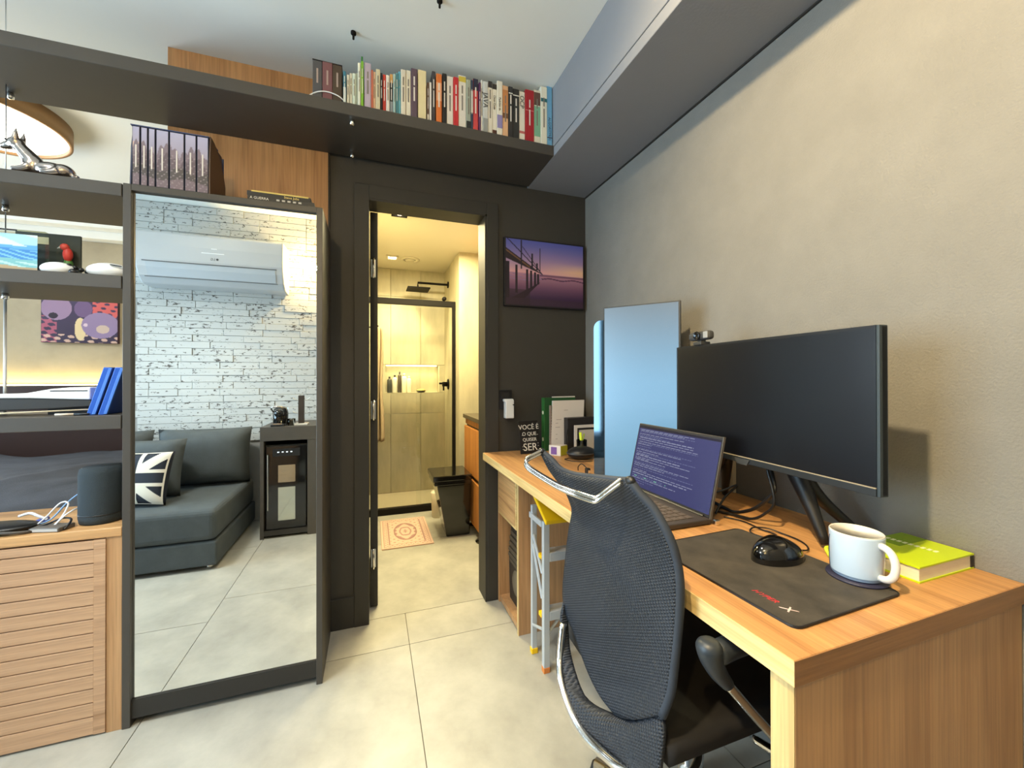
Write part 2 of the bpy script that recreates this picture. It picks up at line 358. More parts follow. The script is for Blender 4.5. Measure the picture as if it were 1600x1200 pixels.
# rear brick cladding, visible in the mirror
rng = random.Random(7); bmesh_cache = {}
z = .02
while z < 2.44:
    x = (-1.85 if z > .60 else -.42)+rng.choice((0, .09, .135, .2))
    if True:
        while x < .05:
            L_ = rng.choice((.27, .27, .27, .18, .34)); h = .0525
            if L_ not in bmesh_cache:
                bm = box(0, L_-.0025, -.392, -.379, 0, h-.002); bmesh_cache[L_] = part('brick', bm, M['brick'], wr, bev=.0015, segs=1); o = bmesh_cache[L_]; first = o.location.copy(); o['home'] = 1; o.location = (x+L_/2, first.y+rng.uniform(-.005, .003), z)
            else:
                o = bmesh_cache[L_].copy(); COL.objects.link(o); o.location = (x+L_/2, -.3855+rng.uniform(-.005, .003), z)
            x += L_
    z += .0525
for o in bpy.data.objects:
    if 'home' in o: del o['home']
# ceiling beam over the desk
bm = prism([(.789, 2.169), (1.143, 2.169), (1.143, 2.49), (.789, 2.49), (.789, 2.2155), (.797, 2.2155), (.797, 2.2105), (.789, 2.2105)], 'y', -.45, 1.995)
struct(part('trim_1', bm, M['beam'], bev=.0015, segs=1), 'grey boxed ceiling beam with a shadow groove along its face')
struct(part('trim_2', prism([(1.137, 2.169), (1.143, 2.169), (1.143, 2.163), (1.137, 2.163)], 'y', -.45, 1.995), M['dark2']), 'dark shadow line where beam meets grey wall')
# oak panel beside the divider
struct(part('trim_3', box(-.777, -.187, 1.975, 1.995, 0, 2.49), M['wood_panel']), 'tall oak panel on the wall behind the mirror cabinet')
struct(part('trim_4', box(-.187, -.181, 1.978, 1.995, 0, 2.49), M['dark2']), 'thin black edge of the oak panel')
# door casing, jamb, leaf
bm = box(-.078, -.012, 1.981, 1.995, 0, 2.058); box(.562, .622, 1.981, 1.995, 0, 2.058, bm); box(-.012, .562, 1.981, 1.995, 1.995, 2.058, bm)
struct(part('trim_5', bm, M['dtrim'], bev=.002), 'dark casing around the bathroom doorway')
bm = box(.550, .562, 1.983, 2.118, 0, 1.995); box(-.012, .562, 1.983, 2.118, 1.985, 1.9951, bm)
struct(part('trim_6', bm, M['dtrim']), 'dark lining inside the bathroom doorway')
struct(part('baseboard_back', box(-.178, -.078, 1.983, 1.995, 0, .14), M['dtrim'], bev=.002), 'dark baseboard left of the doorway')
dr = thing('door_1', 'dark bathroom door leaf standing open', 'door', (.01, 2.12, 0)); dr['kind'] = 'structure'; del dr['category']
part('door_leaf', box(-.008, .028, 2.12, 2.72, .008, 1.984), M['dtrim'], dr, bev=.002)
for zz in (1.70, .99, .25):
    h = part('hinge', box(-.004, .018, 2.112, 2.122, zz-.045, zz+.045), M['steel'], dr, bev=.002); part('hinge_pin', lathe([(.006, -.05), (.006, .05)], (.007, 2.108, zz), 10), M['chrome'], h, True)
# bathroom shell
bw = struct(part('wall_shower_back', box(-.2, 1.3, 4.195, 4.25, -.05, 2.222), M['grout']), 'tiled rear wall of the shower with a lit niche')
def btile(x0, x1, z0, z1, y0=4.07, y1=4.188): part('tile', box(x0+.0012, x1-.0012, y0, y1, z0+.0012, z1-.0012), M['btile'], bw, bev=.0008, segs=1)
NX0, NX1, NZ0, NZ1 = .123, .644, 1.005, 1.280
xs = [-.05, .174, .46, .72]
for i in range(3):
    for z0, z1 in ((.03, .80), (1.28, 1.95), (1.95, 2.222)): btile(xs[i], xs[i+1], z0, z1)
    btile(xs[i], xs[i+1], .80, NZ0)
btile(-.05, NX0, NZ0, NZ1); btile(NX1, .72, NZ0, NZ1)
bm = N()
# niche recess
struct(part('wall_niche_back', box(NX0, NX1, 4.180, 4.195, NZ0, NZ1), M['btile']), 'back of the lit shower niche')
wr_ = struct(part('wall_shower_right', box(.70, 1.143, 3.345, 4.195, 0, 2.222), M['btile']), 'tiled side wall of the shower')
struct(part('wall_bathroom_right', box(1.10, 1.143, 2.11, 3.345, 0, 2.222), M['btile']), 'bathroom side wall behind the vanity')
struct(part('wall_bathroom_left', box(-.12, -.05, 2.11, 4.195, 0, 2.222), M['btile']), 'bathroom side wall behind the door leaf')
struct(part('ceiling_bathroom', box(-.12, 1.143, 2.11, 4.25, 2.222, 2.30), M['bceil']), 'bathroom ceiling with spotlights')
struct(part('wall_bathroom_front', box(-.05, 1.143, 2.11, 2.112, 2.0, 2.222), M['bceil']), 'wall strip above the bathroom doorway')
# bedroom shell
struct(part('wall_bedroom_back', box(-3.6, -.70, 4.1, 4.2, 0, 2.24), M['concrete']), 'beige concrete finish wall at the head of the bed')
struct(part('trim_7', box(-3.6, -.70, 4.0, 4.2, 2.24, 2.30), M['ceil'], bev=.002), 'lower step of the cream cornice over the bedroom wall')
struct(part('trim_8', box(-3.6, -.70, 3.9, 4.2, 2.30, 2.49), M['ceil'], bev=.002), 'upper step of the cream cornice over the bedroom wall')
struct(part('wall_bedroom_right', box(-.777, -.69, 2.11, 4.1, 0, 2.49), M['concrete']), 'bedroom side wall behind the oak panel')

# ================================================================== BATHROOM THINGS
sh = thing('shower_enclosure', 'black framed clear glass shower screen with low black sill', 'shower', (.33, 3.53, 0))
part('threshold', box(-.05, .70, 3.50, 3.555, 0, .052), M['matteblack'], sh, bev=.003)
part('top_rail', box(-.05, .698, 3.495, 3.53, 1.775, 1.825), M['matteblack'], sh, bev=.003)
part('upright', box(.672, .698, 3.497, 3.528, .052, 1.775), M['matteblack'], sh, bev=.002)
part('glass_pane', box(-.05, .40, 3.508, 3.514, .052, 1.775), M['glass'], sh)
part('glass_pane', box(.36, .672, 3.518, 3.524, .052, 1.775), M['glass'], sh)
part('roller', lathe([(.018, 0), (.018, .03)], (.60, 3.49, 1.845), 14, ax=(0, 1, 0)), M['matteblack'], sh, True)
struct(part('trim_9', box(-.05, .70, 3.555, 4.07, 0, .03), c(222, 212, 186, .4), bev=.003), 'pale raised shower floor')
t = thing('floor_drain', 'round metal drain set in the pale shower floor', 'drain', (.60, 3.80, .03))
part('rim', lathe([(.0, 0), (.05, 0), (.05, .004), (.04, .005), (.038, .002), (0, .002)], (.60, 3.80, .03), 24), M['steel'], t, True)
t = thing('rain_shower', 'square black rain shower head on a wall arm', 'shower head', (.71, 3.85, 2.05))
part('arm', tube([(.70, 3.85, 2.052), (.411, 3.85, 2.052), (.411, 3.85, 2.0)], .011, 10), M['matteblack'], t)
part('wall_plate', lathe([(.032, 0), (.032, .008)], (.70, 3.85, 2.052), 20, ax=(-1, 0, 0)), M['matteblack'], t, True)
part('spray_plate', obox((.31, 3.75, 1.982), (.205, 0, .0), (0, .2, 0), (0, 0, .012)), M['matteblack'], t, bev=.002)
t = thing('shower_valve', 'black lever shower valve on the tiled side wall', 'valve', (.70, 3.85, 1.09))
part('wall_plate', lathe([(.05, 0), (.05, .008), (.046, .01)], (.70, 3.85, 1.09), 24, ax=(-1, 0, 0)), M['matteblack'], t, True)
part('knob', lathe([(.022, 0), (.024, .045), (.02, .05)], (.69, 3.85, 1.09), 18, ax=(-1, 0, 0)), M['matteblack'], t, True)
part('lever', box(.645, .66, 3.842, 3.858, 1.03, 1.09), M['matteblack'], t, bev=.002)
part('spout', tube([(.66, 3.85, 1.098), (.61, 3.85, 1.098)], .009), M['matteblack'], t)
# niche bottles
def bottle(x, r, h, col, label, cap, neck=.35):
    t = thing('bottle', label, 'bottle', (x, 4.13, NZ0), 'toiletries in the shower niche')
    part('body', lathe([(r*.9, 0), (r, .006), (r, h*.78), (r*.8, h*.84), (r*neck, h*.87), (r*neck, h*.9)], (x, 4.13, NZ0), 20), col, t, True)
    part('cap', lathe([(r*neck*1.2, h*.9), (r*neck*1.2, h), (0, h)], (x, 4.13, NZ0), 16), cap, t, True)
struct(part('trim_10', box(NX0, NX1, 4.07, 4.19, NZ0-.004, NZ0), M['btile']), 'sill of the shower niche')
bottle(.165, .022, .16, c(50, 52, 46), 'dark bottle at the left end of the shower niche', M['black'])
bottle(.215, .024, .175, c(214, 214, 200), 'white bottle with dark cap, second in shower niche', M['black'])
bottle(.262, .018, .21, c(70, 60, 44), 'slim dark bottle standing behind the white niche bottles', M['black'])
bottle(.305, .026, .19, c(228, 224, 200), 'tall cream bottle in the middle of shower niche', M['white'])
bottle(.352, .022, .165, c(232, 226, 206), 'cream bottle at the right end of niche bottle row', M['white'])
t = thing('soap_dish', 'dark oval soap dish holding pale soap in the niche', 'soap dish', (.47, 4.12, NZ0))
part('dish', lathe([(.03, 0), (.05, .018), (.047, .018), (.0, .01)], (.47, 4.12, NZ0), 24), c(50, 46, 36), t, True)
part('soap', ball((.47, 4.12, NZ0+.022), (.045, .035, .014)), c(206, 190, 110), t, True)
struct(part('trim_11', box(NX0, NX1, 4.07, 4.19, NZ1, NZ1+.004), M['btile']), 'top of the shower niche')
tag(part('led_strip', box(NX0+.01, NX1-.01, 4.170, 4.178, NZ1-.008, NZ1), M['led']), 'glowing led strip along the top of the shower niche', 'led strip')
# ceiling spots and vent
for y, lb in ((2.67, 'square recessed spot near the bathroom doorway'), (3.668, 'square recessed spot over the shower')):
    x = .17; t = thing('ceiling_spotlight', lb, 'spotlight', (x, y, 2.222))
    bm = N()
    for a in ((x-.05, x+.05, y-.05, y-.036), (x-.05, x+.05, y+.036, y+.05), (x-.05, x-.036, y-.036, y+.036), (x+.036, x+.05, y-.036, y+.036)): box(*a, 2.208, 2.222, bm)
    part('frame', bm, M['matteblack'] if y < 3 else M['bceil'], t); part('lens', lathe([(.033, 0), (.033, .006)], (x, y, 2.214), 20), M['spotface'], t, True)
t = thing('ceiling_vent', 'round white exhaust vent beside the shower spotlight', 'vent', (.325, 3.70, 2.222))
part('ring', lathe([(.085, 0), (.085, -.006), (.06, -.012), (.055, -.004), (.055, 0)], (.325, 3.70, 2.222), 32), M['bceil'], t, True)
part('disc', lathe([(.0, -.014), (.04, -.014), (.045, -.008), (.03, 0)], (.325, 3.70, 2.222), 28), M['bceil'], t, True)
# towel
def tw(u, v):
    z = 1.56-.92*v; a = .020+.012*v+.006*math.sin(9*v)
    return (.050+a*(u-.3)*1.6+.004*math.sin(u*14), 3.40+.028*math.sin(u*11+v*3)-.02*v, z)
t = thing('towel', 'beige bath towel hanging beside the shower glass', 'towel', (.055, 3.4, .64))
part('cloth', grid(tw, 14, 30), c(158, 140, 112, .95), t, True, solid=.008)
part('hook', tube([(-.05, 3.41, 1.56), (.03, 3.41, 1.56), (.05, 3.41, 1.575)], .006), M['matteblack'], t)
# vanity
v = thing('vanity_cabinet', 'honey wood bathroom vanity with two drawers and grey top', 'cabinet', (.88, 2.85, 0))
part('carcass', box(.718, 1.10, 2.56, 3.13, .09, .835), M['dark2'], v)
part('drawer_front', box(.698, .718, 2.553, 3.14, .43, .775), M['wood_van'], v, bev=.002); part('drawer_front', box(.698, .718, 2.553, 3.14, .075, .395), M['wood_van'], v, bev=.002)
part('handle_rail', box(.708, .718, 2.553, 3.14, .79, .835), M['wood_van'], v)
part('worktop', box(.688, 1.10, 2.54, 3.15, .835, .865), M['stone'], v, bev=.002)
part('foot', lathe([(.05, 0), (.052, .008), (.018, .012), (.018, .09)], (.735, 2.72, 0), 24), M['gloss'], v, True)
part('foot', lathe([(.05, 0), (.052, .008), (.018, .012), (.018, .09)], (.76, 3.08, 0), 24), M['gloss'], v, True)
t = thing('mirror_cabinet', 'wooden wall cabinet above the bathroom vanity', 'cabinet', (.95, 2.8, 1.15))
part('body', box(.80, 1.10, 2.5, 3.02, 1.15, 2.05), M['wood_van'], t, bev=.002)
part('mirror_door', box(.792, .80, 2.505, 3.015, 1.155, 2.045), M['mirror'], t)
# toilet
t = thing('toilet', 'glossy black toilet with thick closed lid beside the vanity', 'toilet', (.57, 2.97, 0))
def loft(A, B, z0, z1, bm=None):
    bm = bm or bmesh.new(); a = [bm.verts.new((x, y, z0)) for x, y in A]; b2 = [bm.verts.new((x, y, z1)) for x, y in B]
    bm.faces.new(a); bm.faces.new(b2)
    for i in range(len(a)): j = (i+1) % len(a); bm.faces.new((a[i], a[j], b2[j], b2[i]))
    return bm
part('pedestal', loft([(.51, 2.88), (.68, 2.88), (.68, 3.10), (.51, 3.10)], [(.435, 2.84), (.68, 2.84), (.68, 3.12), (.435, 3.12)], 0, .385), M['gloss'], t, bev=.008)
part('lid', box(.405, .685, 2.82, 3.13, .415, .455), M['gloss'], t, bev=.008, segs=3)
part('seat_ring', box(.415, .685, 2.83, 3.12, .385, .413), M['gloss'], t, bev=.006)
tag(part('paper_bin', lathe([(.05, 0), (.06, .20), (.055, .21), (0, .21)], (.52, 3.34, 0), 20), M['bceil'], None, True), 'small white bin half hidden behind the black toilet', 'bin')
def rugf(u, v):
    b_ = mixc((214, 184, 164), (206, 172, 152), (np.sin(u*90)*np.sin(v*120)+1)/2).copy()
    e = np.minimum(np.minimum(u, 1-u)*.345, np.minimum(v, 1-v)*.55)
    put(b_, (e > .012) & (e < .018), (150, 112, 104)); put(b_, (e > .048) & (e < .054), (150, 112, 104))
    put(b_, (e > .02) & (e < .046) & (np.sin(u*70)*np.sin(v*110) > .45), (160, 120, 112))
    r = np.hypot((u-.5)*.345/.075, (v-.5)*.55/.15); th = np.arctan2((v-.5)*.55, (u-.5)*.345); put(b_, (r < 1) & (np.sin(r*15)+.9*np.cos(th*8)*np.sin(r*6) > .55), (164, 126, 120)); put(b_, (r > 1.0) & (r < 1.12), (150, 112, 104)); put(b_, (e > .06) & (r > 1.3) & (np.cos(u*38)*np.cos(v*60) > .6), (168, 130, 122))
    return b_.T
t = thing('bath_rug', 'pale pink bath rug with bordered oval ornament', 'rug', (.235, 3.08, 0))
part('pile', box(.062, .408, 2.80, 3.36, 0, .008), M['rug'], t, bev=.002)
printed('ornament', rugf, (.064, 2.802, .0086), (.342, 0, 0), (0, .556, 0), 90, 150, t, M['printm'])

# ================================================================== DIVIDER: SHELVES, MIRROR CABINET, LOW CABINET
def shelf(name, x0, x1, z0, z1, label):
    t = thing(name, label, 'shelf', ((x0+x1)/2, 1.83, z0))
    part('board', box(x0, x1, 1.66, 1.993, z0, z1), M['dark'], t, bev=.0015, segs=1); return t
sA = thing('long_shelf', 'long graphite shelf under the ceiling carrying the row of books', 'shelf', (-.7, 1.83, 2.169))
part('board', box(-2.3, .789, 1.66, 1.974, 2.169, 2.2155), M['dark'], sA, bev=.0015, segs=1)
sB = shelf('floating_shelf', -2.3, -.776, 1.750, 1.792, 'upper graphite shelf carrying the silver animal figure')
sCc = shelf('floating_shelf', -2.3, -.776, 1.446, 1.488, 'middle graphite shelf carrying photo blocks and white rounded objects')
sD = shelf('floating_shelf', -2.3, -.776, .985, 1.030, 'lower graphite shelf carrying the white board and blue stands')
# cable hangers
def hanger(x, y, parent, z):
    h = part('cable_clamp', lathe([(.007, 0), (.009, -.004), (.009, -.018), (.005, -.022), (0, -.022)], (x, y, z), 14), M['chrome'], parent, True)
for x, y in ((-.073, 1.69), (-.083, 1.94), (-1.215, 1.93)): hanger(x, y, sA, 2.169)
hanger(-1.195, 1.88, sB, 1.750); hanger(-1.195, 1.88, sCc, 1.446)
def cable(x, y, z0, z1, label, r=.0016, m='steel'):
    tag(part('steel_cable', tube([(x, y, z0), (x, y, z1)], r, 8), M[m], None, True), label, 'cable', )
cable(-1.209, 1.90, 2.2155, 2.49, 'thin steel cable from ceiling to the top shelf')
cable(-1.195, 1.88, 1.792, 2.169, 'thin steel cable between the two upper shelves')
cable(-1.195, 1.88, 1.488, 1.728, 'thin steel cable above the photo blocks')
cable(-1.195, 1.88, 1.030, 1.424, 'white sleeved hanging rod between middle and lower shelf', .0042, 'white')
for x, y, lb in ((-.067, 1.655, 'small dark ceiling hook above the three book box'), (.227, 1.413, 'small dark ceiling hook near the top edge of view')):
    t = thing('ceiling_hook', lb, 'hook', (x, y, 2.49)); part('plate', lathe([(.010, 0), (.010, -.008), (.006, -.012)], (x, y, 2.49), 14), M['matteblack'], t, True); part('pin', tube([(x, y, 2.478), (x, y, 2.462)], .004), M['matteblack'], t)
# mirror cabinet
t = thing('mirror_cabinet', 'tall graphite cabinet with a full length mirror front', 'cabinet', (-.475, 1.83, 0))
part('side_panel', box(-.773, -.751, 1.66, 1.974, 0, 1.795), M['dark'], t, bev=.001, segs=1); part('side_panel', box(-.197, -.176, 1.66, 1.974, 0, 1.795), M['dark'], t, bev=.001, segs=1)
part('top_panel', box(-.751, -.197, 1.66, 1.974, 1.774, 1.795), M['dark'], t, bev=.001, segs=1)
part('plinth', box(-.751, -.197, 1.668, 1.69, .024, .086), M['dark2'], t)
part('back_panel', box(-.751, -.197, 1.96, 1.974, .024, 1.774), M['dark2'], t)
d = part('door_panel', box(-.749, -.199, 1.678, 1.696, .087, 1.772), M['dark2'], t); part('mirror_glass', box(-.750, -.198, 1.674, 1.678, .087, 1.773), M['mirror'], d)
# low cabinet with slotted boards
t = thing('slatted_cabinet', 'low oak cabinet with slotted board front beside the mirror', 'cabinet', (-1.5, 1.83, 0))
part('top_board', box(-2.3, -.774, 1.66, 1.99, .634, .664), M['wood_x'], t, bev=.0015, segs=1)
part('carcass', box(-2.3, -.774, 1.682, 1.985, .012, .634), M['dark2'], t)
part('stile', box(-.815, -.774, 1.664, 1.682, 0, .634), M['wood_z'], t, bev=.001, segs=1)
part('stile', box(-.845, -.8155, 1.661, 1.682, .006, .630), M['wood_slat'], t)
zs = [.630]+[.600-.04467*k for k in range(13)]+[.006]
for a, b_ in zip(zs, zs[1:]): part('board', box(-2.3, -.845, 1.661, 1.682, b_+.0016, a-.0016), M['wood_slat'], t, bev=.0006, segs=1)
# ---- things on the cabinet top
t = thing('smart_speaker', 'round charcoal fabric speaker on the oak cabinet top', 'speaker', (-.870, 1.76, .664))
part('body', lathe([(.050, 0), (.058, .004), (.0605, .02), (.0605, .165), (.057, .182), (.050, .187)], (-.870, 1.76, .664), 40), M['speaker'], t, True)
part('top_plate', lathe([(.052, .186), (.046, .184), (0, .184)], (-.870, 1.76, .664), 40), M['black'], t, True)
part('seam_band', lathe([(.0612, .030), (.0612, .033)], (-.870, 1.76, .664), 40), M['black'], t, True)
def cord(name, pts, r, m, label, n=40, cat='cable', group=None): return tag(part(name, tube(spline(pts, n), r, 8), m, None, True), label, cat, group)
cz = .668
cord('charging_cable', [(-1.06, 1.74, cz), (-1.01, 1.76, cz+.012), (-.985, 1.79, .722), (-.955, 1.80, .752), (-.935, 1.79, .747), (-.925, 1.80, .738), (-.93, 1.86, .70)], .0025, c(120, 160, 206), 'pale blue cable looping up beside the fabric speaker')
cord('charging_cable', [(-1.03, 1.72, cz), (-1.00, 1.73, .70), (-.965, 1.73, .742), (-.945, 1.73, .738), (-.955, 1.72, .70), (-.975, 1.71, cz), (-.945, 1.72, .705), (-.932, 1.75, .715), (-.925, 1.74, .70)], .0025, c(224, 226, 232), 'white cable standing in loops beside the fabric speaker')
cord('charging_cable', [(-1.075, 1.715, cz), (-1.00, 1.712, .678), (-.955, 1.72, .694), (-.93, 1.715, .690), (-.925, 1.69, .676), (-.93, 1.68, cz)], .003, M['black'], 'black cable curving in front of the fabric speaker')
cord('charging_cable', [(-1.09, 1.77, .70), (-1.06, 1.765, .708), (-1.035, 1.755, .700), (-1.015, 1.76, .684)], .004, c(226, 230, 240), 'white plug end lying across the black pouch')
tag(part('cable_tie', obox((-1.045, 1.755, .672), (.030, .004, .006), (-.004, .022, 0), (0, 0, .012)), c(70, 84, 160), None, bev=.003), 'blue cable clip under the tangled cables', 'clip')
t = thing('black_pouch', 'flat black pouch lying on the oak cabinet at frame edge', 'pouch', (-1.12, 1.72, .664))
part('body', ball((-1.125, 1.725, .680), (.11, .055, .016)), M['black'], t, True); part('strap', tube(spline([(-1.2, 1.69, .69), (-1.06, 1.675, .675), (-1.01, 1.69, .669)], 14), .005), c(70, 64, 58), t, True)
t = thing('power_brick', 'small grey adapter lying flat near the cabinet edge', 'adapter', (-.965, 1.70, .664))
part('body', obox((-1.02, 1.69, .664), (.085, -.022, 0), (.015, .05, 0), (0, 0, .014)), c(92, 86, 80), t, bev=.003); part('face', obox((-1.018, 1.6885, .667), (.080, -.0205, 0), (.0003, .001, 0), (0, 0, .008)), c(168, 164, 158), t)
# ---- silver animal on upper shelf (one skinned body)
t = thing('silver_animal_figure', 'polished silver figure of a lying animal on the upper shelf', 'figurine', (-.99, 1.69, 1.792))
y = 1.69
bm = ball((-.968, y, 1.813), (.052, .022, .021)); ball((-1.008, y, 1.820), (.026, .022, .028), bm); ball((-1.050, y, 1.873), (.021, .018, .017), bm); ball((-.936, y, 1.812), (.027, .025, .020), bm)
tube(spline([(-1.008, y, 1.828), (-1.028, y, 1.850), (-1.046, y, 1.870)], 8), [.022, .021, .020, .019, .018, .017, .016, .015], 12, bm)
tube([(-1.058, y, 1.870), (-1.074, y, 1.865), (-1.088, y, 1.861)], [.013, .010, .0065], 10, bm)
tube(spline([(-.925, y, 1.808), (-.908, y-.004, 1.801), (-.894, y-.012, 1.798)], 6), [.010, .009, .008, .007, .006, .005], 8, bm)
for s in (-1, 1):
    tube(spline([(-1.010, y+s*.014, 1.812), (-1.022, y+s*.018, 1.802), (-1.048, y+s*.019, 1.798)], 6), [.012, .011, .009, .008, .007, .006], 8, bm)
    tube(spline([(-.938, y+s*.020, 1.806), (-.955, y+s*.025, 1.799), (-.978, y+s*.026, 1.798)], 6), [.012, .010, .008, .007, .006, .0055], 8, bm)
    tube([(-1.045, y+s*.011, 1.880), (-1.043, y+s*.013, 1.895), (-1.041, y+s*.013, 1.912)], [.009, .006, .0012], 8, bm)
for q in bm.verts: q.co = Vector((q.co.x, 1.69+(q.co.y-1.69)*1.15, 1.792+(q.co.z-1.792)*1.16))
o = part('body', bm, M['fox'], t, True)
k = o.modifiers.new('blend', 'REMESH'); k.mode = 'VOXEL'; k.voxel_size = .0028; k.use_smooth_shade = True
k = o.modifiers.new('soften', 'SMOOTH'); k.factor = .6; k.iterations = 3
for s in (-1, 1): part('eye', ball((-1.066, y+s*.0145, 1.890), .0028, None, 8, 6), M['black'], t, True)
# ---- middle shelf things
def sea(u, v):
    v = v+.02*np.sin(u*9)
    k = mixc((150, 196, 206), (168, 208, 226), u).copy()
    put(k, v < .75, (92, 160, 214)); put(k, v < .62, (60, 128, 196)); put(k, (v < .60) & (np.sin(u*23+v*60) > .3), (120, 184, 210))
    put(k, v < .36, (120, 180, 186)); put(k, (v < .30) & (np.sin(u*15+v*50) > .2), (176, 212, 210)); put(k, v < .17, (170, 150, 118)); put(k, (v > .7) & (np.sin(u*7+v*13) > .25), (206, 226, 226))
    return k.T
zC = 1.488
t = thing('photo_block', 'clear acrylic block with a blue sea and beach photo', 'photo block', (-1.09, 1.74, zC))
part('acrylic_block', box(-1.23, -1.012, 1.742, 1.760, zC, 1.632), M['acrylic'], t)
printed('photo', sea, (-1.225, 1.7405, zC+.004), (.195, 0, 0), (0, 0, .125), 80, 50, t)
t = thing('parrot_photo', 'dark photo standing behind the blue sea block', 'photo', (-1.03, 1.83, zC))
part('backing', box(-1.13, -.962, 1.816, 1.824, zC, 1.648), c(46, 50, 34), t); part('cream_band', box(-1.125, -1.045, 1.8148, 1.816, 1.61, 1.634), c(216, 208, 168), t)
t = thing('bird_figurine', 'small red and green bird figurine on the middle shelf', 'figurine', (-.985, 1.80, zC))
part('body', ball((-.984, 1.795, 1.575), (.013, .012, .024)), c(206, 62, 52), t, True); part('head', ball((-.991, 1.793, 1.600), (.012, .011, .012)), c(214, 80, 66), t, True); part('beak', lathe([(.005, 0), (.0005, .012)], (-.9995, 1.792, 1.599), 8, ax=(-1, 0, -.5)), M['white'], t, True)
part('tail', lathe([(.012, 0), (.012, .06), (.008, .072)], (-.985, 1.80, zC), 12), c(80, 130, 56), t, True)
t = thing('white_earpiece_case', 'white egg shaped object with black cord at shelf middle', 'ornament', (-.97, 1.74, zC))
part('shell', ball((-.975, 1.735, zC+.023), (.045, .026, .023)), M['white'], t, True)
for k in range(6): part('bead', ball((-.945+.0135*k, 1.73+.004*k, zC+.036-.005*k), .0075, None, 10, 8), M['black'], t, True)
part('end_knob', ball((-.925, 1.712, zC+.012), (.012, .010, .011)), M['black'], t, True)
t = thing('white_rounded_case', 'white rounded object beside the mirror cabinet on middle shelf', 'ornament', (-.85, 1.74, zC))
part('shell', ball((-.845, 1.74, zC+.028), (.062, .03, .028)), M['white'], t, True); part('slot', obox((-.83, 1.711, zC+.044), (.03, .0, -.004), (0, .003, 0), (0, 0, .003)), M['black'], t)
# ---- lower shelf things
zD = 1.030
t = thing('tapered_board', 'long white tapered board with dark underside on lower shelf', 'board', (-1.0, 1.76, zD))
top = [(-1.32, 1.098), (-1.124, 1.100), (-1.06, 1.103), (-1.0, 1.116), (-.95, 1.121), (-.898, 1.1215)]
part('white_shell', prism(top+[(-.898, 1.079), (-.95, 1.081), (-1.05, 1.086), (-1.32, 1.090)], 'y', 1.745, 1.85), M['white'], t, bev=.004)
part('dark_underside', prism([(-1.32, 1.090), (-1.05, 1.086), (-.95, 1.081), (-.898, 1.079), (-.898, 1.056), (-1.0, 1.050), (-1.32, 1.042)], 'y', 1.75, 1.845), c(44, 42, 40), t, bev=.003)
part('slot', box(-1.0, -.905, 1.744, 1.746, 1.108, 1.111), M['black'], t)
part('foot_rest', box(-1.02, -.91, 1.77, 1.83, zD, 1.056), M['black'], t)
tag(part('thin_stick', tube([(-1.32, 1.74, zD+.003), (-.88, 1.735, zD+.017)], .0025), c(206, 196, 168), None, True), 'thin pale stick lying on the lower shelf', 'stick')
t = thing('pen', 'clear and black pen lying at the lower shelf edge', 'pen', (-.92, 1.70, zD)); part('barrel', tube([(-.962, 1.70, zD+.004), (-.915, 1.70, zD+.004)], .004), c(204, 190, 172), t, True); part('tip', tube([(-.915, 1.70, zD+.004), (-.885, 1.70, zD+.004), (-.874, 1.70, zD+.004)], [.0042, .004, .001]), M['black'], t, True)
for k, lb in ((0, 'blue leaning plastic stand, left of the pair'), (1, 'blue leaning plastic stand against the mirror cabinet')):
    x = -.886+.030*k; t = thing('blue_stand', lb, 'stand', (x, 1.74, zD), 'blue stands on lower shelf')
    part('plate', obox((x, 1.70, zD), (.016, 0, 0), (0, .11, 0), (.045, 0, .158)), M['blue'], t, bev=.002)
    part('rib', obox((x+.015, 1.699, zD+.002), (.009, 0, 0), (0, .008, 0), (.044, 0, .154)), c(70, 120, 206), t, bev=.001)
# ---- things on the mirror cabinet
zT = 1.795
t = thing('book_box_set', 'slipcase of seven matching books with misty landscape spines', 'book set', (-.66, 1.76, zT))
bm = prism([(1.665, zT), (1.82, zT), (1.82, zT+.20), (1.685, zT+.20), (1.672, zT+.13)], 'x', -.7575, -.754); part('case_side', bm, c(70, 76, 100), t)
part('case_side', prism([(1.665, zT), (1.82, zT), (1.82, zT+.09), (1.80, zT+.13), (1.75, zT+.175), (1.71, zT+.20), (1.672, zT+.205), (1.665, zT+.10)], 'x', -.538, -.534), c(84, 62, 48), t)
part('case_top', box(-.7575, -.539, 1.668, 1.76, zT+.200, zT+.203), c(58, 70, 110), t); part('case_back', box(-.7575, -.539, 1.817, 1.82, zT, zT+.20), c(60, 66, 96), t)
def land(u, v):
    k = mixc((150, 132, 140), (176, 172, 198), v).copy()
    put(k, (v > .45) & (v < .75) & (u < .14), (212, 178, 160))
    r = .50+.20*np.abs(np.sin(u*9+.7))+.10*np.abs(np.sin(u*31)); put(k, v < r, (128, 112, 122)); put(k, v < r-.17, (104, 88, 96))
    put(k, v < .33+.05*np.sin(u*13), (84, 76, 74)); put(k, v < .16+.03*np.sin(u*10+1), (122, 104, 112)); put(k, (np.sin(u*61+v*19)*np.sin(v*73) > .72) & (v < .6), (150, 136, 140))
    return k.T
X = [x*.980 for x in (-.7685, -.745, -.724, -.703, -.665, -.621, -.586, -.5495)]
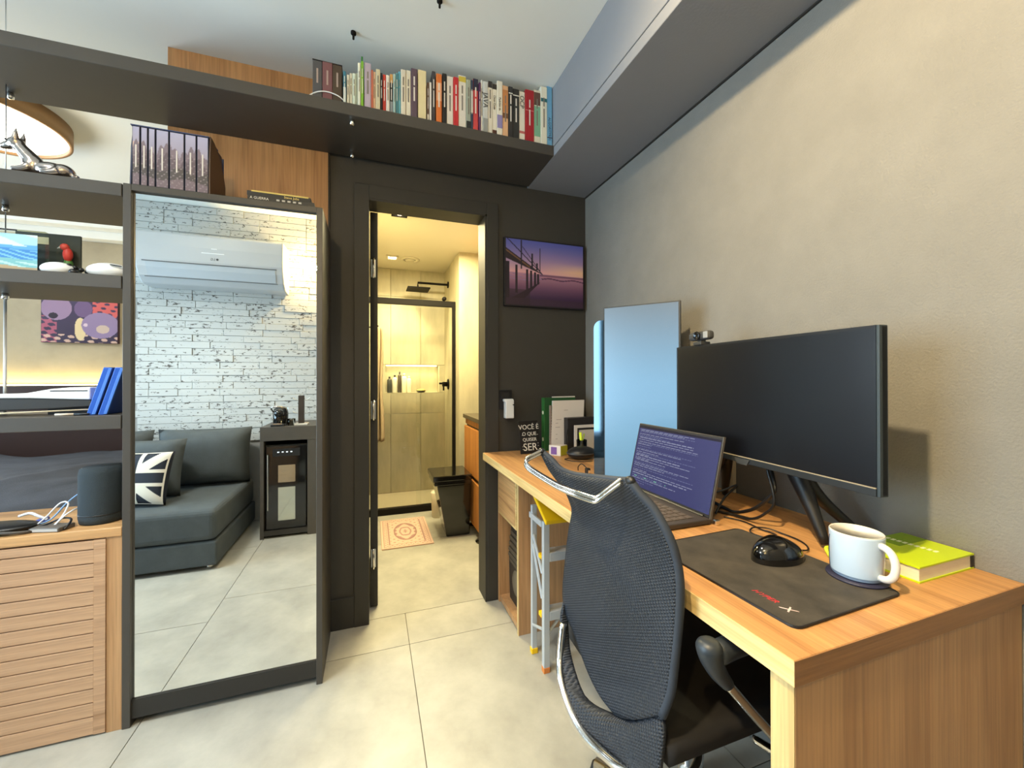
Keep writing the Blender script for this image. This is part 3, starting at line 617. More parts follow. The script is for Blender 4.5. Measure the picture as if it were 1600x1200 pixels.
for i in range(7):
    b_ = part('book', box(X[i]+.001, X[i+1]-.001, 1.667, 1.80, zT, zT+.198), c(44, 46, 66), t, bev=.001, segs=1)
    u0, u1 = (X[i]-X[0])/(X[7]-X[0]), (X[i+1]-X[0])/(X[7]-X[0])
    printed('spine_print', lambda u, v, a=u0, b2=u1: land(a+u*(b2-a), v), (X[i]+.003, 1.6663, zT+.003), (X[i+1]-X[i]-.006, 0, 0), (0, 0, .192), 14, 60, b_)
    xm = (X[i]+X[i+1])/2; part('spine_title', box(xm-.002, xm+.002, 1.6655, 1.6662, zT+.060, zT+.135), c(222, 214, 206), b_)
# two magazines lying on the cabinet
t = thing('magazine', 'dark magazine at bottom of the pair on the mirror cabinet', 'magazine', (-.32, 1.76, zT), 'magazines on the mirror cabinet')
part('cover', box(-.422, -.205, 1.664, 1.82, zT, zT+.016), c(46, 42, 38), t, bev=.001, segs=1); text('spine_text', 'A GUERRA', (-.414, 1.6630, zT+.0035), (1, 0, 0), (0, 0, 1), .0125, c(222, 214, 196), t)
for k in range(5): part('spine_mark', box(-.33+.018*k, -.32+.018*k, 1.6633, 1.664, zT+.005, zT+.011), c(186, 180, 168), t)
t = thing('book', 'book with pale yellow edge on top of the dark magazine', 'book', (-.31, 1.74, zT+.016), 'magazines on the mirror cabinet')
part('cover', box(-.424, -.217, 1.667, 1.81, zT+.016, zT+.033), c(40, 38, 36), t, bev=.001, segs=1); part('yellow_band', box(-.410, -.225, 1.6658, 1.667, zT+.0300, zT+.0352), c(206, 180, 96), t); part('yellow_cover', box(-.410, -.225, 1.667, 1.808, zT+.033, zT+.0352), c(206, 180, 96), t)
text('spine_text', 'Steve Jobs', (-.306, 1.6660, zT+.0192), (1, 0, 0), (0, 0, 1), .012, c(226, 196, 110), t)

# ================================================================== BOOKS ON THE LONG SHELF
zA = 2.2155
t = thing('book_box_set', 'dark cased set of three thick volumes at left of bookrow', 'book set', (-.16, 1.75, zA))
for (x0, x1, h, col, lb) in ((-.211, -.1785, .140, (74, 72, 74), 'slate volume'), (-.1775, -.1425, .142, (116, 74, 76), 'rose brown volume'), (-.1415, -.109, .140, (72, 56, 40), 'olive brown volume')):
    b_ = part('volume', box(x0, x1, 1.667, 1.80, zA, zA+h), c(*col), t, bev=.002, label=lb); part('spine_title', box((x0+x1)/2-.003, (x0+x1)/2+.003, 1.6662, 1.667, zA+.055, zA+.11), c(170, 150, 140), b_)
part('case_top', box(-.212, -.108, 1.668, 1.80, zA+.1425, zA+.1445), c(50, 44, 42), t)
cord('charging_cable', [(-.228, 1.676, zA+.003), (-.195, 1.664, zA+.018), (-.16, 1.663, zA+.026), (-.12, 1.664, zA+.019), (-.09, 1.676, zA+.003)], .0022, M['white'], 'white cord arching in front of the three volume set', 30, 'cord')
BK = [(-.105, -.094, .124, (62, 120, 140), 'thin two tone blue and white book right of the cased set', [(0, .5, (214, 220, 214))]),
(-.092, -.082, .115, (222, 218, 200), 'short white book beside the two tone blue one', []),
(-.082, -.071, .125, (216, 210, 190), 'cream book, third right of the cased set', []),
(-.071, -.059, .125, (206, 216, 198), 'pale mint book, fourth right of the cased set', []),
(-.059, -.052, .130, (158, 168, 152), 'thin grey green book left of the lime one group', []),
(-.052, -.041, .170, (224, 224, 204), 'tall ivory book directly left of the lime green book', []),
(-.041, -.030, .181, (134, 190, 60), 'lime green book with dark green tab on top', []),
(-.028, -.002, .181, (182, 168, 184), 'wide lavender book right of the lime green book', []),
(-.002, .005, .155, (196, 104, 76), 'thin salmon book beside the lavender one', []),
(.005, .015, .152, (222, 184, 152), 'thin peach book right of the salmon one', []),
(.015, .032, .163, (206, 194, 160), 'tan book right of the thin peach one', []),
(.032, .041, .153, (34, 30, 28), 'thin black book between tan and red books', []),
(.041, .054, .151, (190, 58, 42), 'red book right of the thin black one', []),
(.054, .068, .149, (226, 216, 202), 'white book between the red and black orange books', []),
(.068, .081, .158, (44, 40, 36), 'black book with orange head and grey foot', [(.78, 1, (214, 160, 90)), (0, .3, (130, 136, 140))]),
(.081, .091, .160, (168, 192, 184), 'thin pale teal book left of the teal pair', []),
(.091, .101, .168, (84, 138, 150), 'teal book, left of the teal pair', []),
(.101, .111, .178, (104, 170, 190), 'brighter teal blue book, right of the teal pair', []),
(.111, .131, .187, (222, 212, 192), 'cream book right of the teal pair', []),
(.131, .151, .190, (226, 218, 198), 'cream book touching the purple book', []),
(.151, .177, .201, (92, 72, 84), 'purple book with pale spine title', []),
(.179, .213, .204, (232, 216, 168), 'wide pale yellow book turned fore edge outward', []),
(.216, .225, .162, (112, 82, 58), 'short thin brown book after the pale yellow one', [(0, .18, (222, 210, 186))]),
(.226, .234, .162, (232, 222, 210), 'short thin white book beside the short brown one', []),
(.236, .251, .213, (66, 60, 62), 'dark grey book left of the orange one', []),
(.253, .277, .205, (216, 116, 48), 'orange book with pale upper title block', [(.45, .82, (232, 164, 120))]),
(.279, .298, .214, (36, 32, 28), 'black book right of the orange one', []),
(.298, .326, .209, (230, 220, 208), 'white book between black and red books', []),
(.326, .348, .210, (198, 44, 48), 'bright red book in the middle of bookrow', []),
(.348, .381, .225, (228, 220, 208), 'white book with yellow label at its head', [(.88, .98, (214, 190, 70))]),
(.381, .401, .212, (158, 164, 148), 'grey green book with black foot', [(0, .16, (40, 38, 36))]),
(.401, .412, .216, (52, 70, 96), 'thin navy and white book', [(.35, .78, (206, 204, 200))]),
(.412, .435, .226, (206, 72, 74), 'coral book with navy head', [(.78, 1, (36, 38, 62))]),
(.436, .446, .213, (92, 44, 84), 'thin purple book right of the coral one', []),
(.446, .455, .227, (232, 228, 218), 'thin white book left of the grey programming book', []),
(.455, .478, .222, (206, 206, 200), 'grey white programming book with large upright lettering', [(.02, .28, (150, 152, 148))]),
(.478, .498, .230, (230, 224, 210), 'white book with black head, left of two', [(.88, 1, (56, 50, 48))]),
(.498, .519, .224, (232, 226, 210), 'white book with black head and brown foot mark', [(.90, 1, (52, 46, 42)), (0, .10, (84, 48, 34))]),
(.519, .545, .241, (232, 224, 206), 'white book with purple hexagon on spine', [(.14, .38, (140, 130, 176))]),
(.545, .572, .228, (222, 176, 134), 'tan book with orange upper spine', [(.48, .92, (196, 130, 76)), (.37, .47, (120, 76, 40))]),
(.572, .593, .228, (48, 44, 40), 'black book with white band, left of twin pair', [(.86, .88, (222, 218, 206))]),
(.593, .624, .225, (44, 42, 38), 'black book with white band, right of twin pair', [(.86, .88, (222, 218, 206))]),
(.624, .652, .221, (228, 222, 208), 'white certification book with bold black letters', [(.15, .20, (196, 106, 100))]),
(.652, .695, .235, (164, 24, 34), 'thick deep red hardback near the beam', [(.60, .61, (206, 130, 124))]),
(.695, .727, .244, (222, 216, 196), 'white book with brown and green spine panels', [(.72, .96, (98, 70, 58)), (.14, .70, (128, 180, 148))]),
(.727, .759, .266, (230, 226, 208), 'tall white book with small teal mark', [(.74, .80, (40, 104, 106))]),
(.759, .786, .276, (112, 172, 212), 'tall sky blue book at the right end of bookrow', [(.135, .15, (60, 60, 90))])]
TX = {35: ('JAVA', .030, (70, 68, 66), .5), 37: ('Clean Code', .013, (60, 60, 56), .5), 38: ('Padrões de', .013, (90, 90, 88), .42), 42: ('OCP', .028, (44, 44, 44), .70), 46: ('ALGORITMOS', .017, (40, 70, 110), .20), 20: ('', 0, 0, 0)}
for i, (x0, x1, h, col, lb, bands) in enumerate(BK):
    y0 = 1.668+((i*37) % 5)*.0012; d = .125+((i*13) % 4)*.008
    t = thing('book', lb, 'book', ((x0+x1)/2, y0, zA), 'books on the long shelf')
    part('cover', prism([(x0+.0006, y0+.0015), (x0+.003, y0), (x1-.003, y0), (x1-.0006, y0+.0015), (x1-.0006, y0+d), (x1-.0018, y0+d), (x1-.0018, y0+.004), (x0+.0018, y0+.004), (x0+.0018, y0+d), (x0+.0006, y0+d)] if x1-x0 > .009 else [(x0+.0004, y0), (x1-.0004, y0), (x1-.0004, y0+d), (x0+.0004, y0+d)], 'z', zA, zA+h), c(*col), t)
    if x1-x0 > .009: part('pages', box(x0+.0018, x1-.0018, y0+.004, y0+d-.004, zA+.002, zA+h-.003), M['offwhite'], t)
    for (a, b_, cc) in bands: part('spine_band', box(x0+.0012, x1-.0012, y0-.0006, y0+.001, zA+a*h, zA+b_*h), c(*cc), t)
    xm = (x0+x1)/2; lum = sum(col)/3; ink = (226, 218, 206) if lum < 130 else (126, 118, 108)
    if i in TX and TX[i][0]: s, sz, cc, a = TX[i]; text('spine_text', s, (xm-sz*.34, y0-.0009, zA+h*(a+.28 if i != 42 else .92)), (0, 0, -1), (1, 0, 0), sz, c(*cc), t)
    elif x1-x0 > .009 and i not in (21,):
        w2 = min(.0028, (x1-x0)*.12)
        for a, b_ in ((.30+.02*(i % 3), .62), (.66, .84-.03*(i % 2))): part('spine_title', box(xm-w2, xm+w2, y0-.0009, y0+.0005, zA+a*h, zA+b_*h), c(*ink), t)
    if i == 6: part('tab', box(-.040, -.033, y0+.01, y0+.012, zA+h-.01, zA+h+.026), c(54, 120, 60), t)

# ================================================================== BEDROOM BEYOND THE SHELVES
t = thing('ceiling_lamp', 'large round bronze rimmed ceiling lamp glowing over the bed', 'ceiling lamp', (-1.82, 2.62, 2.49))
Lc = (-1.85, 2.70)
part('rim', lathe([(.345, 0), (.345, -.085), (.33, -.085), (.33, -.02)], (*Lc, 2.49), 64), M['copper'], t, True)
part('diffuser', lathe([(0, -.088), (.20, -.088), (.30, -.084), (.33, -.07)], (*Lc, 2.49), 64), M['lampface'], t, True)
t = thing('bed', 'bed with slate quilt in the room behind the shelves', 'bed', (-2.1, 3.1, 0))
part('base', box(-3.2, -.95, 2.12, 4.0, .04, .34), M['dark2'], t, bev=.01)
qr = random.Random(3); ph = [(qr.uniform(2, 9), qr.uniform(2, 9), qr.uniform(0, 6)) for _ in range(7)]
def quilt(u, v):
    x, y = -3.25+2.35*u, 2.08+1.95*v; e = min(min(u, 1-u)*2.35, min(v, 1-v)*1.95)
    z = .60-.10*math.exp(-e/.04)+sum(.011*math.sin(a*x+b_*y+p+.7*math.sin(3*x)) for a, b_, p in ph)
    g = ((x+y*.6+.06*math.sin(4*y))/.23) % 1; g2 = ((x*.6-y*.9+.05*math.sin(5*x))/.29) % 1; z += (.006*math.sin(math.pi*g)**.5+.006*math.sin(math.pi*g2)**.5)*(.5+.5*math.sin(2.1*x+1.3*y))
    z += .022*(1-abs(math.sin(1.3*x+2.6*y+.8*math.sin(2.2*x))))**3+.016*(1-abs(math.sin(2.4*x-1.1*y+1)))**4
    return (x, y, z)
bm = grid(quilt, 110, 90); part('quilt', bm, M['quilt'], t, True)
part('mattress', box(-3.2, -.95, 2.13, 3.98, .34, .56), M['quilt'], t, bev=.03)
part('headboard', box(-3.3, -.95, 4.0, 4.07, .05, 1.098), c(54, 34, 28), t, bev=.004)
tag(part('led_strip', box(-3.3, -.95, 4.075, 4.082, 1.098, 1.106), M['led']), 'warm led strip glowing along the headboard top', 'led strip')
def lilac(u, v):
    k = mixc((52, 38, 62), (64, 48, 78), v).copy(); n1 = np.sin(u*31+v*17)*np.sin(v*37-u*9)
    put(k, (u > .66) & (v > .62) & (n1 > -.4), (206, 92, 88)); put(k, (u < .2) & (v < .62) & (n1 > -.1), (168, 84, 104)); put(k, (v < .2) & (n1 > .25), (206, 170, 150))
    put(k, np.hypot((u-.19)/.20, (v-.80)/.28) < 1, (150, 122, 150)); put(k, np.hypot((u-.15)/.06, (v-.62)/.07) < 1, (40, 26, 40)); put(k, np.hypot((u-.54)/.12, (v-.80)/.2) < 1, (108, 82, 120))
    put(k, np.hypot((u-.50)/.075, (v-.32)/.27) < 1, (222, 198, 150)); put(k, np.hypot((u-.77)/.255, (v-.42)/.31) < 1, (144, 122, 156)); put(k, np.hypot((u-.80)/.09, (v-.33)/.10) < 1, (200, 176, 160)); put(k, np.hypot((u-.57)/.03, (v-.42)/.04) < 1, (216, 190, 200))
    return k.T
t = thing('canvas_picture', 'purple abstract canvas with lilac rounded shapes on bedroom wall', 'picture', (-2.155, 4.09, 1.43))
part('canvas', box(-2.388, -1.925, 4.072, 4.10, 1.43, 1.765), c(56, 36, 58), t); printed('print', lilac, (-2.386, 4.0712, 1.432), (.459, 0, 0), (0, 0, .331), 120, 90, t)

# ================================================================== DESK AND ITS CABINET
zK = .767
t = thing('desk', 'long oak desk running along the grey wall', 'desk', (.84, 1.18, 0))
part('desktop', box(.538, 1.141, .384, 1.980, .732, zK), M['wood_top'], t, bev=.001, segs=1)
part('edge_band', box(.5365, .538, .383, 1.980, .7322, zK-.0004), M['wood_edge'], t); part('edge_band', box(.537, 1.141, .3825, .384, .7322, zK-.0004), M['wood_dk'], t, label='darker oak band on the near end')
part('side_panel', box(.545, 1.141, .388, .423, 0, .732), M['wood_z'], t, bev=.001, segs=1); part('edge_strip', box(.5435, .545, .3885, .4225, 0, .7318), M['wood_edgez'], t)
t = thing('drawer_cabinet', 'oak desk cabinet with one drawer over an open niche', 'cabinet', (.84, 1.83, 0))
part('side_panel', box(.617, 1.10, 1.672, 1.690, 0, .731), M['wood_z'], t, bev=.001, segs=1); part('side_panel', box(.617, 1.10, 1.962, 1.980, 0, .731), M['wood_z'], t, bev=.001, segs=1)
part('bottom_panel', box(.622, 1.10, 1.690, 1.962, .01, .035), M['wood_z'], t); part('divider_panel', box(.622, 1.10, 1.690, 1.962, .455, .472), M['wood_z'], t); part('back_panel', box(1.085, 1.10, 1.690, 1.962, .035, .73), M['wood_z'], t)
d = part('drawer_front', box(.612, .630, 1.692, 1.960, .462, .695), M['wood_edge'], t, bev=.0015); part('front_reveal', box(.6105, .612, 1.705, 1.948, .475, .683), M['wood_y'], d)
part('edge_strip', box(.6155, .617, 1.6725, 1.6895, 0, .731), M['wood_edgez'], t)
t = thing('computer_tower', 'dark computer tower with ribbed front inside the desk niche', 'computer', (.85, 1.82, .035))
part('case', prism([(.66, .04), (.665, .037), (1.05, .037), (1.05, .43), (.69, .43), (.668, .40), (.655, .25)], 'y', 1.73, 1.92), c(44, 40, 36), t, bev=.004)
for k in range(6): part('vent_rib', obox((.648+.0035*abs(k-1.5), 1.735, .23+.027*k), (.01, 0, 0), (0, .18, 0), (.002, 0, .018)), c(86, 76, 62), t, bev=.002)
part('front_badge', ball((.656, 1.81, .16), (.012, .05, .06)), c(104, 94, 78), t, True)
# ladder
t = thing('step_ladder', 'folded aluminium step ladder with yellow top under the desk', 'ladder', (.83, 1.48, 0))
part('platform', obox((.628, 1.405, .583), (.40, 0, 0), (0, .150, .088), (0, -.004, .018)), M['yellow'], t, bev=.004)
part('front_rail', box(.630, .655, 1.425, 1.447, .02, .588), M['alu'], t, bev=.002); part('front_rail', box(1.0, 1.025, 1.425, 1.447, .02, .588), M['alu'], t, bev=.002)
part('rear_rail', obox((.630, 1.545, .02), (.022, 0, 0), (0, .018, 0), (-.003, -.008, .60)), M['alu'], t, bev=.002); part('rear_rail', obox((1.0, 1.545, .02), (.022, 0, 0), (0, .018, 0), (0, -.008, .60)), M['alu'], t, bev=.002)
for z0, a in ((.43, 'yellow'), (.20, 'yellow')):
    s = part('step', obox((.655, 1.425, z0), (.345, 0, 0), (0, .05, .0), (0, 0, .035)), M['alu'], t, bev=.002)
    part('step_cap', box(.628, .66, 1.447, 1.472, z0+.006, z0+.022), M['yellow'], s)
for a, b_ in (((.635, 1.545, .50), (.633, 1.447, .38)), ((.634, 1.55, .47), (.634, 1.45, .28)), ((.634, 1.55, .12), (.634, 1.45, .16)), ((.66, 1.44, .15), (.72, 1.44, .215))): part('brace', tube([a, b_], .006, 6), M['alu'], t)
part('hinge_bracket', box(.624, .632, 1.44, 1.565, .565, .588), M['alu'], t, bev=.001)
for x, y, m_ in ((.6425, 1.436, 'orange'), (1.0125, 1.436, 'orange'), (.641, 1.554, 'yellow'), (1.011, 1.554, 'yellow')): part('rubber_foot', box(x-.0135, x+.0135, y-.012, y+.012, 0, .022), M[m_], t, bev=.002)

# ================================================================== MONITOR, WEBCAM, TALL PANELS
A = Vector((.897, .477, 0)); B_ = Vector((.949, 1.063, 0)); ex = (B_-A).normalized(); ny = Vector((ex.y, -ex.x, 0))  # ny points behind the screen (+x)
W_ = (B_-A).length
t = thing('monitor', 'large black desktop monitor, switched off, on splayed stand', 'monitor', (1.0, .78, zK))
part('back_shell', obox(A+ny*.004+Vector((0, 0, .924)), ex*W_, ny*.018, (0, 0, .325)), M['black'], t, bev=.003)
part('screen', obox(A+ex*.006+Vector((0, 0, .941)), ex*(W_-.012), ny*.004, (0, 0, .302)), mat('dark screen', S(5, 5, 10), .34, spec=.6), t)
part('side_bezel', obox(A+Vector((0, 0, .924)), ex*.006, ny*.022, (0, 0, .325)), c(44, 54, 60), t, bev=.0015)
part('side_bezel', obox(A+ex*(W_-.006)+Vector((0, 0, .924)), ex*.006, ny*.022, (0, 0, .325)), M['black'], t, bev=.0015)
part('top_bezel', obox(A+ex*.006+Vector((0, 0, 1.243)), ex*(W_-.012), ny*.005, (0, 0, .006)), M['black'], t)
part('bottom_bezel', obox(A+ex*.006-ny*.002+Vector((0, 0, .924)), ex*(W_-.012), ny*.006, (0, 0, .015)), c(30, 34, 38), t, bev=.001)
part('bezel_highlight', obox(A+ex*.006-ny*.0025+Vector((0, 0, .939)), ex*(W_-.012), ny*.003, (0, 0, .002)), c(150, 140, 120, .3), t)  # pale strip painted in as the highlight along the bottom bezel
mid = A+ex*(W_*.54)
bd = part('badge', prism([(-.024, 0), (-.016, -.014), (.016, -.014), (.024, 0)], 'y', 0, .004), c(58, 60, 62), None)
bd.parent = t; bd.matrix_parent_inverse = Matrix.Translation(-WL[t.name]); bd.rotation_euler = (0, 0, math.atan2(ex.y, ex.x)+math.pi); bd.location = mid-ny*.003+Vector((0, 0, .921))
for y0, y1, y2 in ((.70, .665, .612), (.90, .935, .985)):
    part('stand_leg', tube(spline([(.975, y0, .945), (.972, y1, .875), (.958, y2, .776)], 12), [.024-.0013*i for i in range(12)], 10), M['black'], t, True)
    part('stand_leg', tube(spline([(.985, y0, .945), (1.02, y1, .86), (1.08, y2+.01*(1 if y2 > .8 else -1), .776)], 12), [.020-.001*i for i in range(12)], 10), M['black'], t, True)
    part('stand_bracket', box(.955, .995, y0-.03, y0+.03, .925, .99), M['black'], t, bev=.004)
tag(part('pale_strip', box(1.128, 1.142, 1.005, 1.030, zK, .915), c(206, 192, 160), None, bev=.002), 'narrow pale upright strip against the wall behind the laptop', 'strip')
t = thing('webcam', 'black clip-on webcam perched on the monitor top', 'webcam', (.94, .94, 1.249))
q0 = A+ex*.455+Vector((0, 0, 1.249))
part('clip', obox(q0+ex*.012-ny*.006, ex*.034, ny*.034, (0, 0, .010)), c(52, 52, 52), t, bev=.002)
part('hinge_neck', obox(q0+ex*.02+ny*.002+Vector((0, 0, .010)), ex*.016, ny*.016, (0, 0, .010)), c(60, 60, 60), t)
part('body', obox(q0-ex*.018-ny*.006+Vector((0, 0, .014)), ex*.088, ny*.026, (0, 0, .027)), c(56, 56, 56), t, bev=.010, segs=4)
part('lens_ring', lathe([(.013, 0), (.013, .006), (.010, .007), (.008, .004), (0, .004)], q0+ex*.026-ny*.006+Vector((0, 0, .0275)), 24, ax=-ny), M['gloss'], t, True)
part('end_cap', obox(q0-ex*.016-ny*.008+Vector((0, 0, .018)), ex*.018, ny*.004, (0, 0, .020)), c(140, 142, 144), t, bev=.002)
# tall panel; the pale blue gradient is emitted by its face
P0 = Vector((.846, 1.339, zK)); P1 = Vector((1.021, 1.124, zK)); pe = (P1-P0).normalized(); pw = (P1-P0).length; pn = Vector((-pe.y, pe.x, 0))
if pn.x < 0: pn = -pn
t = thing('tall_panel', 'tall upright panel with plain pale blue emissive face behind the laptop', 'screen', tuple((P0+P1)/2))
part('housing', obox(P0+pn*.002, pe*pw, pn*.016, (0, 0, .655)), c(40, 44, 48), t, bev=.0015)
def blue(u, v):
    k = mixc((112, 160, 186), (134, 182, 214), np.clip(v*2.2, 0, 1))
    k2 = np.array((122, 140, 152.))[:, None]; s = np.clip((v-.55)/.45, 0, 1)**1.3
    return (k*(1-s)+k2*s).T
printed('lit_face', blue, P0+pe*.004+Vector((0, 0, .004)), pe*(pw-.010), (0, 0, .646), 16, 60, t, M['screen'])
part('rim', obox(P1-pe*.006-pn*.001, pe*.006, pn*.018, (0, 0, .655)), c(24, 26, 28), t)
t = thing('glass_board', 'glossy glass board leaning behind the tall pale blue panel', 'board', (.93, 1.30, zK))
g0 = Vector((.836, 1.395, zK)); g1 = Vector((1.035, 1.152, zK)); ge = (g1-g0).normalized(); gw = (g1-g0).length
bm = N(); out = [(0, 0), (gw, 0), (gw, .61)]+[(.03-.03*math.sin(a), .58+.03*math.cos(a)) for a in [i*math.pi/12 for i in range(7)]]
gn = Vector((-ge.y, ge.x, 0)); gn = gn if gn.x > 0 else -gn
fa = [bm.verts.new(g0+ge*a+Vector((0, 0, b_))) for a, b_ in out]; fb = [bm.verts.new(g0+ge*a+gn*.006+Vector((0, 0, b_))) for a, b_ in out]
bm.faces.new(fa); bm.faces.new(fb[::-1])
for i in range(len(out)): j = (i+1) % len(out); bm.faces.new((fa[i], fb[i], fb[j], fa[j]))
part('board', bm, mat('tinted mirror glass', (.07, .10, .12, 1), .05, metal=1), t)

# ================================================================== LAPTOP
t = thing('laptop', 'open dark laptop showing lines of code on the desk', 'laptop', (.72, .98, zK))
part('base', box(.592, .832, .809, 1.162, zK+.002, zK+.015), c(52, 46, 42), t, bev=.003)
bm = N()
for r_ in range(5):
    for k in range(14): box(.690+.0215*r_, .708+.0215*r_, .832+.0222*k, .8505+.0222*k, zK+.0145, zK+.0165, bm)
kb = part('keyboard', bm, c(84, 74, 66), t); kb['kind'] = 'stuff'
part('touchpad', box(.602, .676, .925, 1.045, zK+.0148, zK+.0153), c(62, 56, 52), t)
lo = Vector((.828, .809, zK+.014)); lu = Vector((.050, 0, .212)); ln = Vector((lu.z, 0, -lu.x)).normalized()
part('lid', obox(lo, (0, .353, 0), ln*.006, lu), c(30, 28, 30), t, bev=.003)
part('lid_rim', obox(lo-ln*.0008, (0, .0016, 0), ln*.0068, lu), c(86, 82, 78, .4), t)
part('hinge', tube([(.829, .83, zK+.014), (.829, 1.14, zK+.014)], .006, 10), M['black'], t)
cr = random.Random(11); lines = []
yy = .945
while yy > .06:
    blk = cr.choice((1, 2, 3, 3, 4))
    for _ in range(blk):
        lines.append((yy, cr.choice((.22, .34, .45, .62, .74, .80)), cr.random() < .3)); yy -= .020
    yy -= .016
def code(u, v):
    k = mixc((56, 60, 118), (72, 74, 134), v*.6+.4*u).copy()
    for a, l_, dim in lines:
        msk = (np.abs(v-a) < .0048) & (u > .02) & (u < l_) & ((np.floor(u*110+a*300)*7919 % 7) > (0 if not dim else 1))
        put(k, msk, (164, 170, 200) if not dim else (120, 128, 172))
    put(k, (np.abs(v-.165) < .007) & (np.abs((u*7) % 1-.5) < .12) & (u < .5), (120, 200, 170))
    put(k, (v > .965), (30, 26, 52)); return k.T
printed('screen', code, lo+Vector((0, .347, 0))+lu*.045-ln*.0006, (0, -.341, 0), lu*.915, 170, 220, t, M['lscreen'])
tag(part('usb_dongle', box(.835, .850, .797, .808, zK, zK+.014), M['chrome'], None, bev=.002), 'tiny shiny adapter at the hinge corner of the laptop', 'adapter')
# cables
k0 = .7700
cord('mouse_cable', [(.906, .838, k0), (.926, .795, k0), (.919, .736, k0), (.922, .722, k0), (.919, .698, k0), (.89, .692, k0), (.875, .713, k0), (.881, .737, k0), (.904, .745, k0+.004), (.930, .728, k0+.004), (.943, .701, k0), (.941, .661, k0), (.925, .63, k0), (.897, .611, k0+.002), (.864, .613, k0+.008)], .0018, M['black'], 'thin black cord winding from cables to the mouse', 110)
cord('monitor_cable', [(.975, .76, .935), (.957, .730, .875), (.955, .737, .852), (.955, .783, .805), (.955, .84, .776), (.962, .885, .773), (.98, .95, .773)], .0045, M['black'], 'thick black cable hanging in a loop below the monitor', 60)
cord('monitor_cable', [(.950, .745, .918), (.944, .722, .84), (.943, .750, .800), (.943, .789, .776), (.938, .84, .772), (.925, .875, .772), (.952, .893, .773)], .0035, M['black'], 'second black cable below the monitor, lower loop', 60)
for k, p in enumerate((((.862, .905, .772), (.872, .95, .80), (.868, .99, .82), (.873, 1.03, .80), (.868, 1.06, .772), (.874, 1.09, .772)), ((.90, .86, .772), (.935, .862, .812), (.99, .87, .84), (1.02, .95, .80), (1.03, 1.02, .772)))):
    cord('loose_cable', p, .003, M['black'], ('tangled black cable right behind the laptop lid', 'black cable arching over the tangle behind the laptop lid')[k], 50)
tag(part('power_adapter', box(.885, .94, .90, 1.0, zK, zK+.026), M['black'], None, bev=.006), 'black power adapter behind the laptop lid', 'adapter')
# mouse pad
def rrect(cx, cy, hx, hy, r, rot, n=6):
    o = []
    for sx, sy, a0 in ((1, 1, 0), (-1, 1, 90), (-1, -1, 180), (1, -1, 270)):
        for i in range(n+1):
            a = math.radians(a0+90*i/n); x = sx*(hx-r)+r*math.cos(a); y = sy*(hy-r)+r*math.sin(a); o.append((cx+x*math.cos(rot)-y*math.sin(rot), cy+x*math.sin(rot)+y*math.cos(rot)))
    return o
t = thing('mouse_pad', 'worn black mouse pad with small red logo lettering', 'mouse pad', (.735, .592, zK))
part('pad', prism(rrect(.737, .594, .137, .162, .014, .03), 'z', zK, zK+.004), M['pad'], t)
part('stitched_rim', tube([(x, y, zK+.0035) for x, y in rrect(.737, .594, .137, .162, .014, .03)], .0015, 6, closed=True), M['black'], t)
text('logo_text', 'HYPER', (.638, .532, zK+.0041), (.03, -1, 0), (1, .03, 0), .0150, c(180, 50, 56), t, shear=.4)
text('logo_letter', 'X', (.634, .478, zK+.0041), (.03, -1, 0), (1, .03, 0), .024, c(214, 190, 186), t, shear=.4)
# mouse
t = thing('computer_mouse', 'glossy black computer mouse on the worn pad', 'mouse', (.815, .60, zK+.004))
def mouse(u, v):
    a = 2*math.pi*u; r = math.sin(math.pi*.5*v); x = .064*math.cos(a)*r; y = .039*math.sin(a)*r*(1+.12*math.cos(a+.6)); h = .046*math.cos(math.pi*.5*v)**.75
    h *= 1-.35*max(0, x/.064)-.05*y/.039
    return (.804+x, .611+y+.06*x, zK+.004+h)
part('shell', grid(mouse, 40, 14), M['gloss'], t, True)
part('button_split', obox((.822, .6110, zK+.032), (.036, .002, -.014), (0, .002, 0), (0, 0, .003)), c(90, 94, 96, .3), t); part('scroll_wheel', lathe([(.009, -.003), (.009, .003)], (.836, .613, zK+.028), 16, ax=(0, 1, 0)), c(60, 60, 62), t, True)
part('side_button', obox((.79, .574, zK+.022), (.03, .001, 0), (0, .004, .003), (0, 0, .005)), c(40, 40, 42), t, bev=.001)
# mug + coaster
tag(part('coaster', lathe([(.046, 0), (.047, .002), (.046, .004), (0, .004)], (.868, .500, zK+.004), 40), c(34, 34, 58), None, True), 'dark blue round coaster under the white mug', 'coaster')
zm = zK+.008; mc = (.868, .500)
t = thing('mug', 'white ceramic mug with thin dark line, on the coaster', 'mug', (*mc, zm))
part('body', lathe([(.033, 0), (.038, .003), (.040, .010), (.0415, .080), (.0412, .0825), (.0395, .0815), (.0395, .006), (0, .006)], (*mc, zm), 48), M['mug'], t, True); part('rim_and_inside', lathe([(.0412, .0825), (.040, .084), (.0385, .082), (.037, .012), (.0, .008)], (*mc, zm), 48), M['mugin'], t, True)
hd = Vector((-.10, -.995, 0)).normalized(); hp = []
for i in range(15):
    a = -math.pi/2+math.pi*i/14; hp.append(Vector((*mc, zm+.042))+hd*(.038+.026*math.cos(a)**.7 if math.cos(a) > 0 else .038)+Vector((0, 0, .029*math.sin(a))))
part('handle', tube(hp, .0062, 12), M['mugin'], t, True)
ln_ = []
for i in range(12):
    a = math.radians(140-10*math.sin(i/11*3.1)); h = .006+.066*i/11; r = .0405+.0012*h/.08; ln_.append((mc[0]+r*math.cos(a), mc[1]+r*math.sin(a), zm+h))
part('printed_line', tube(ln_, .0006, 5), c(40, 44, 70), t)
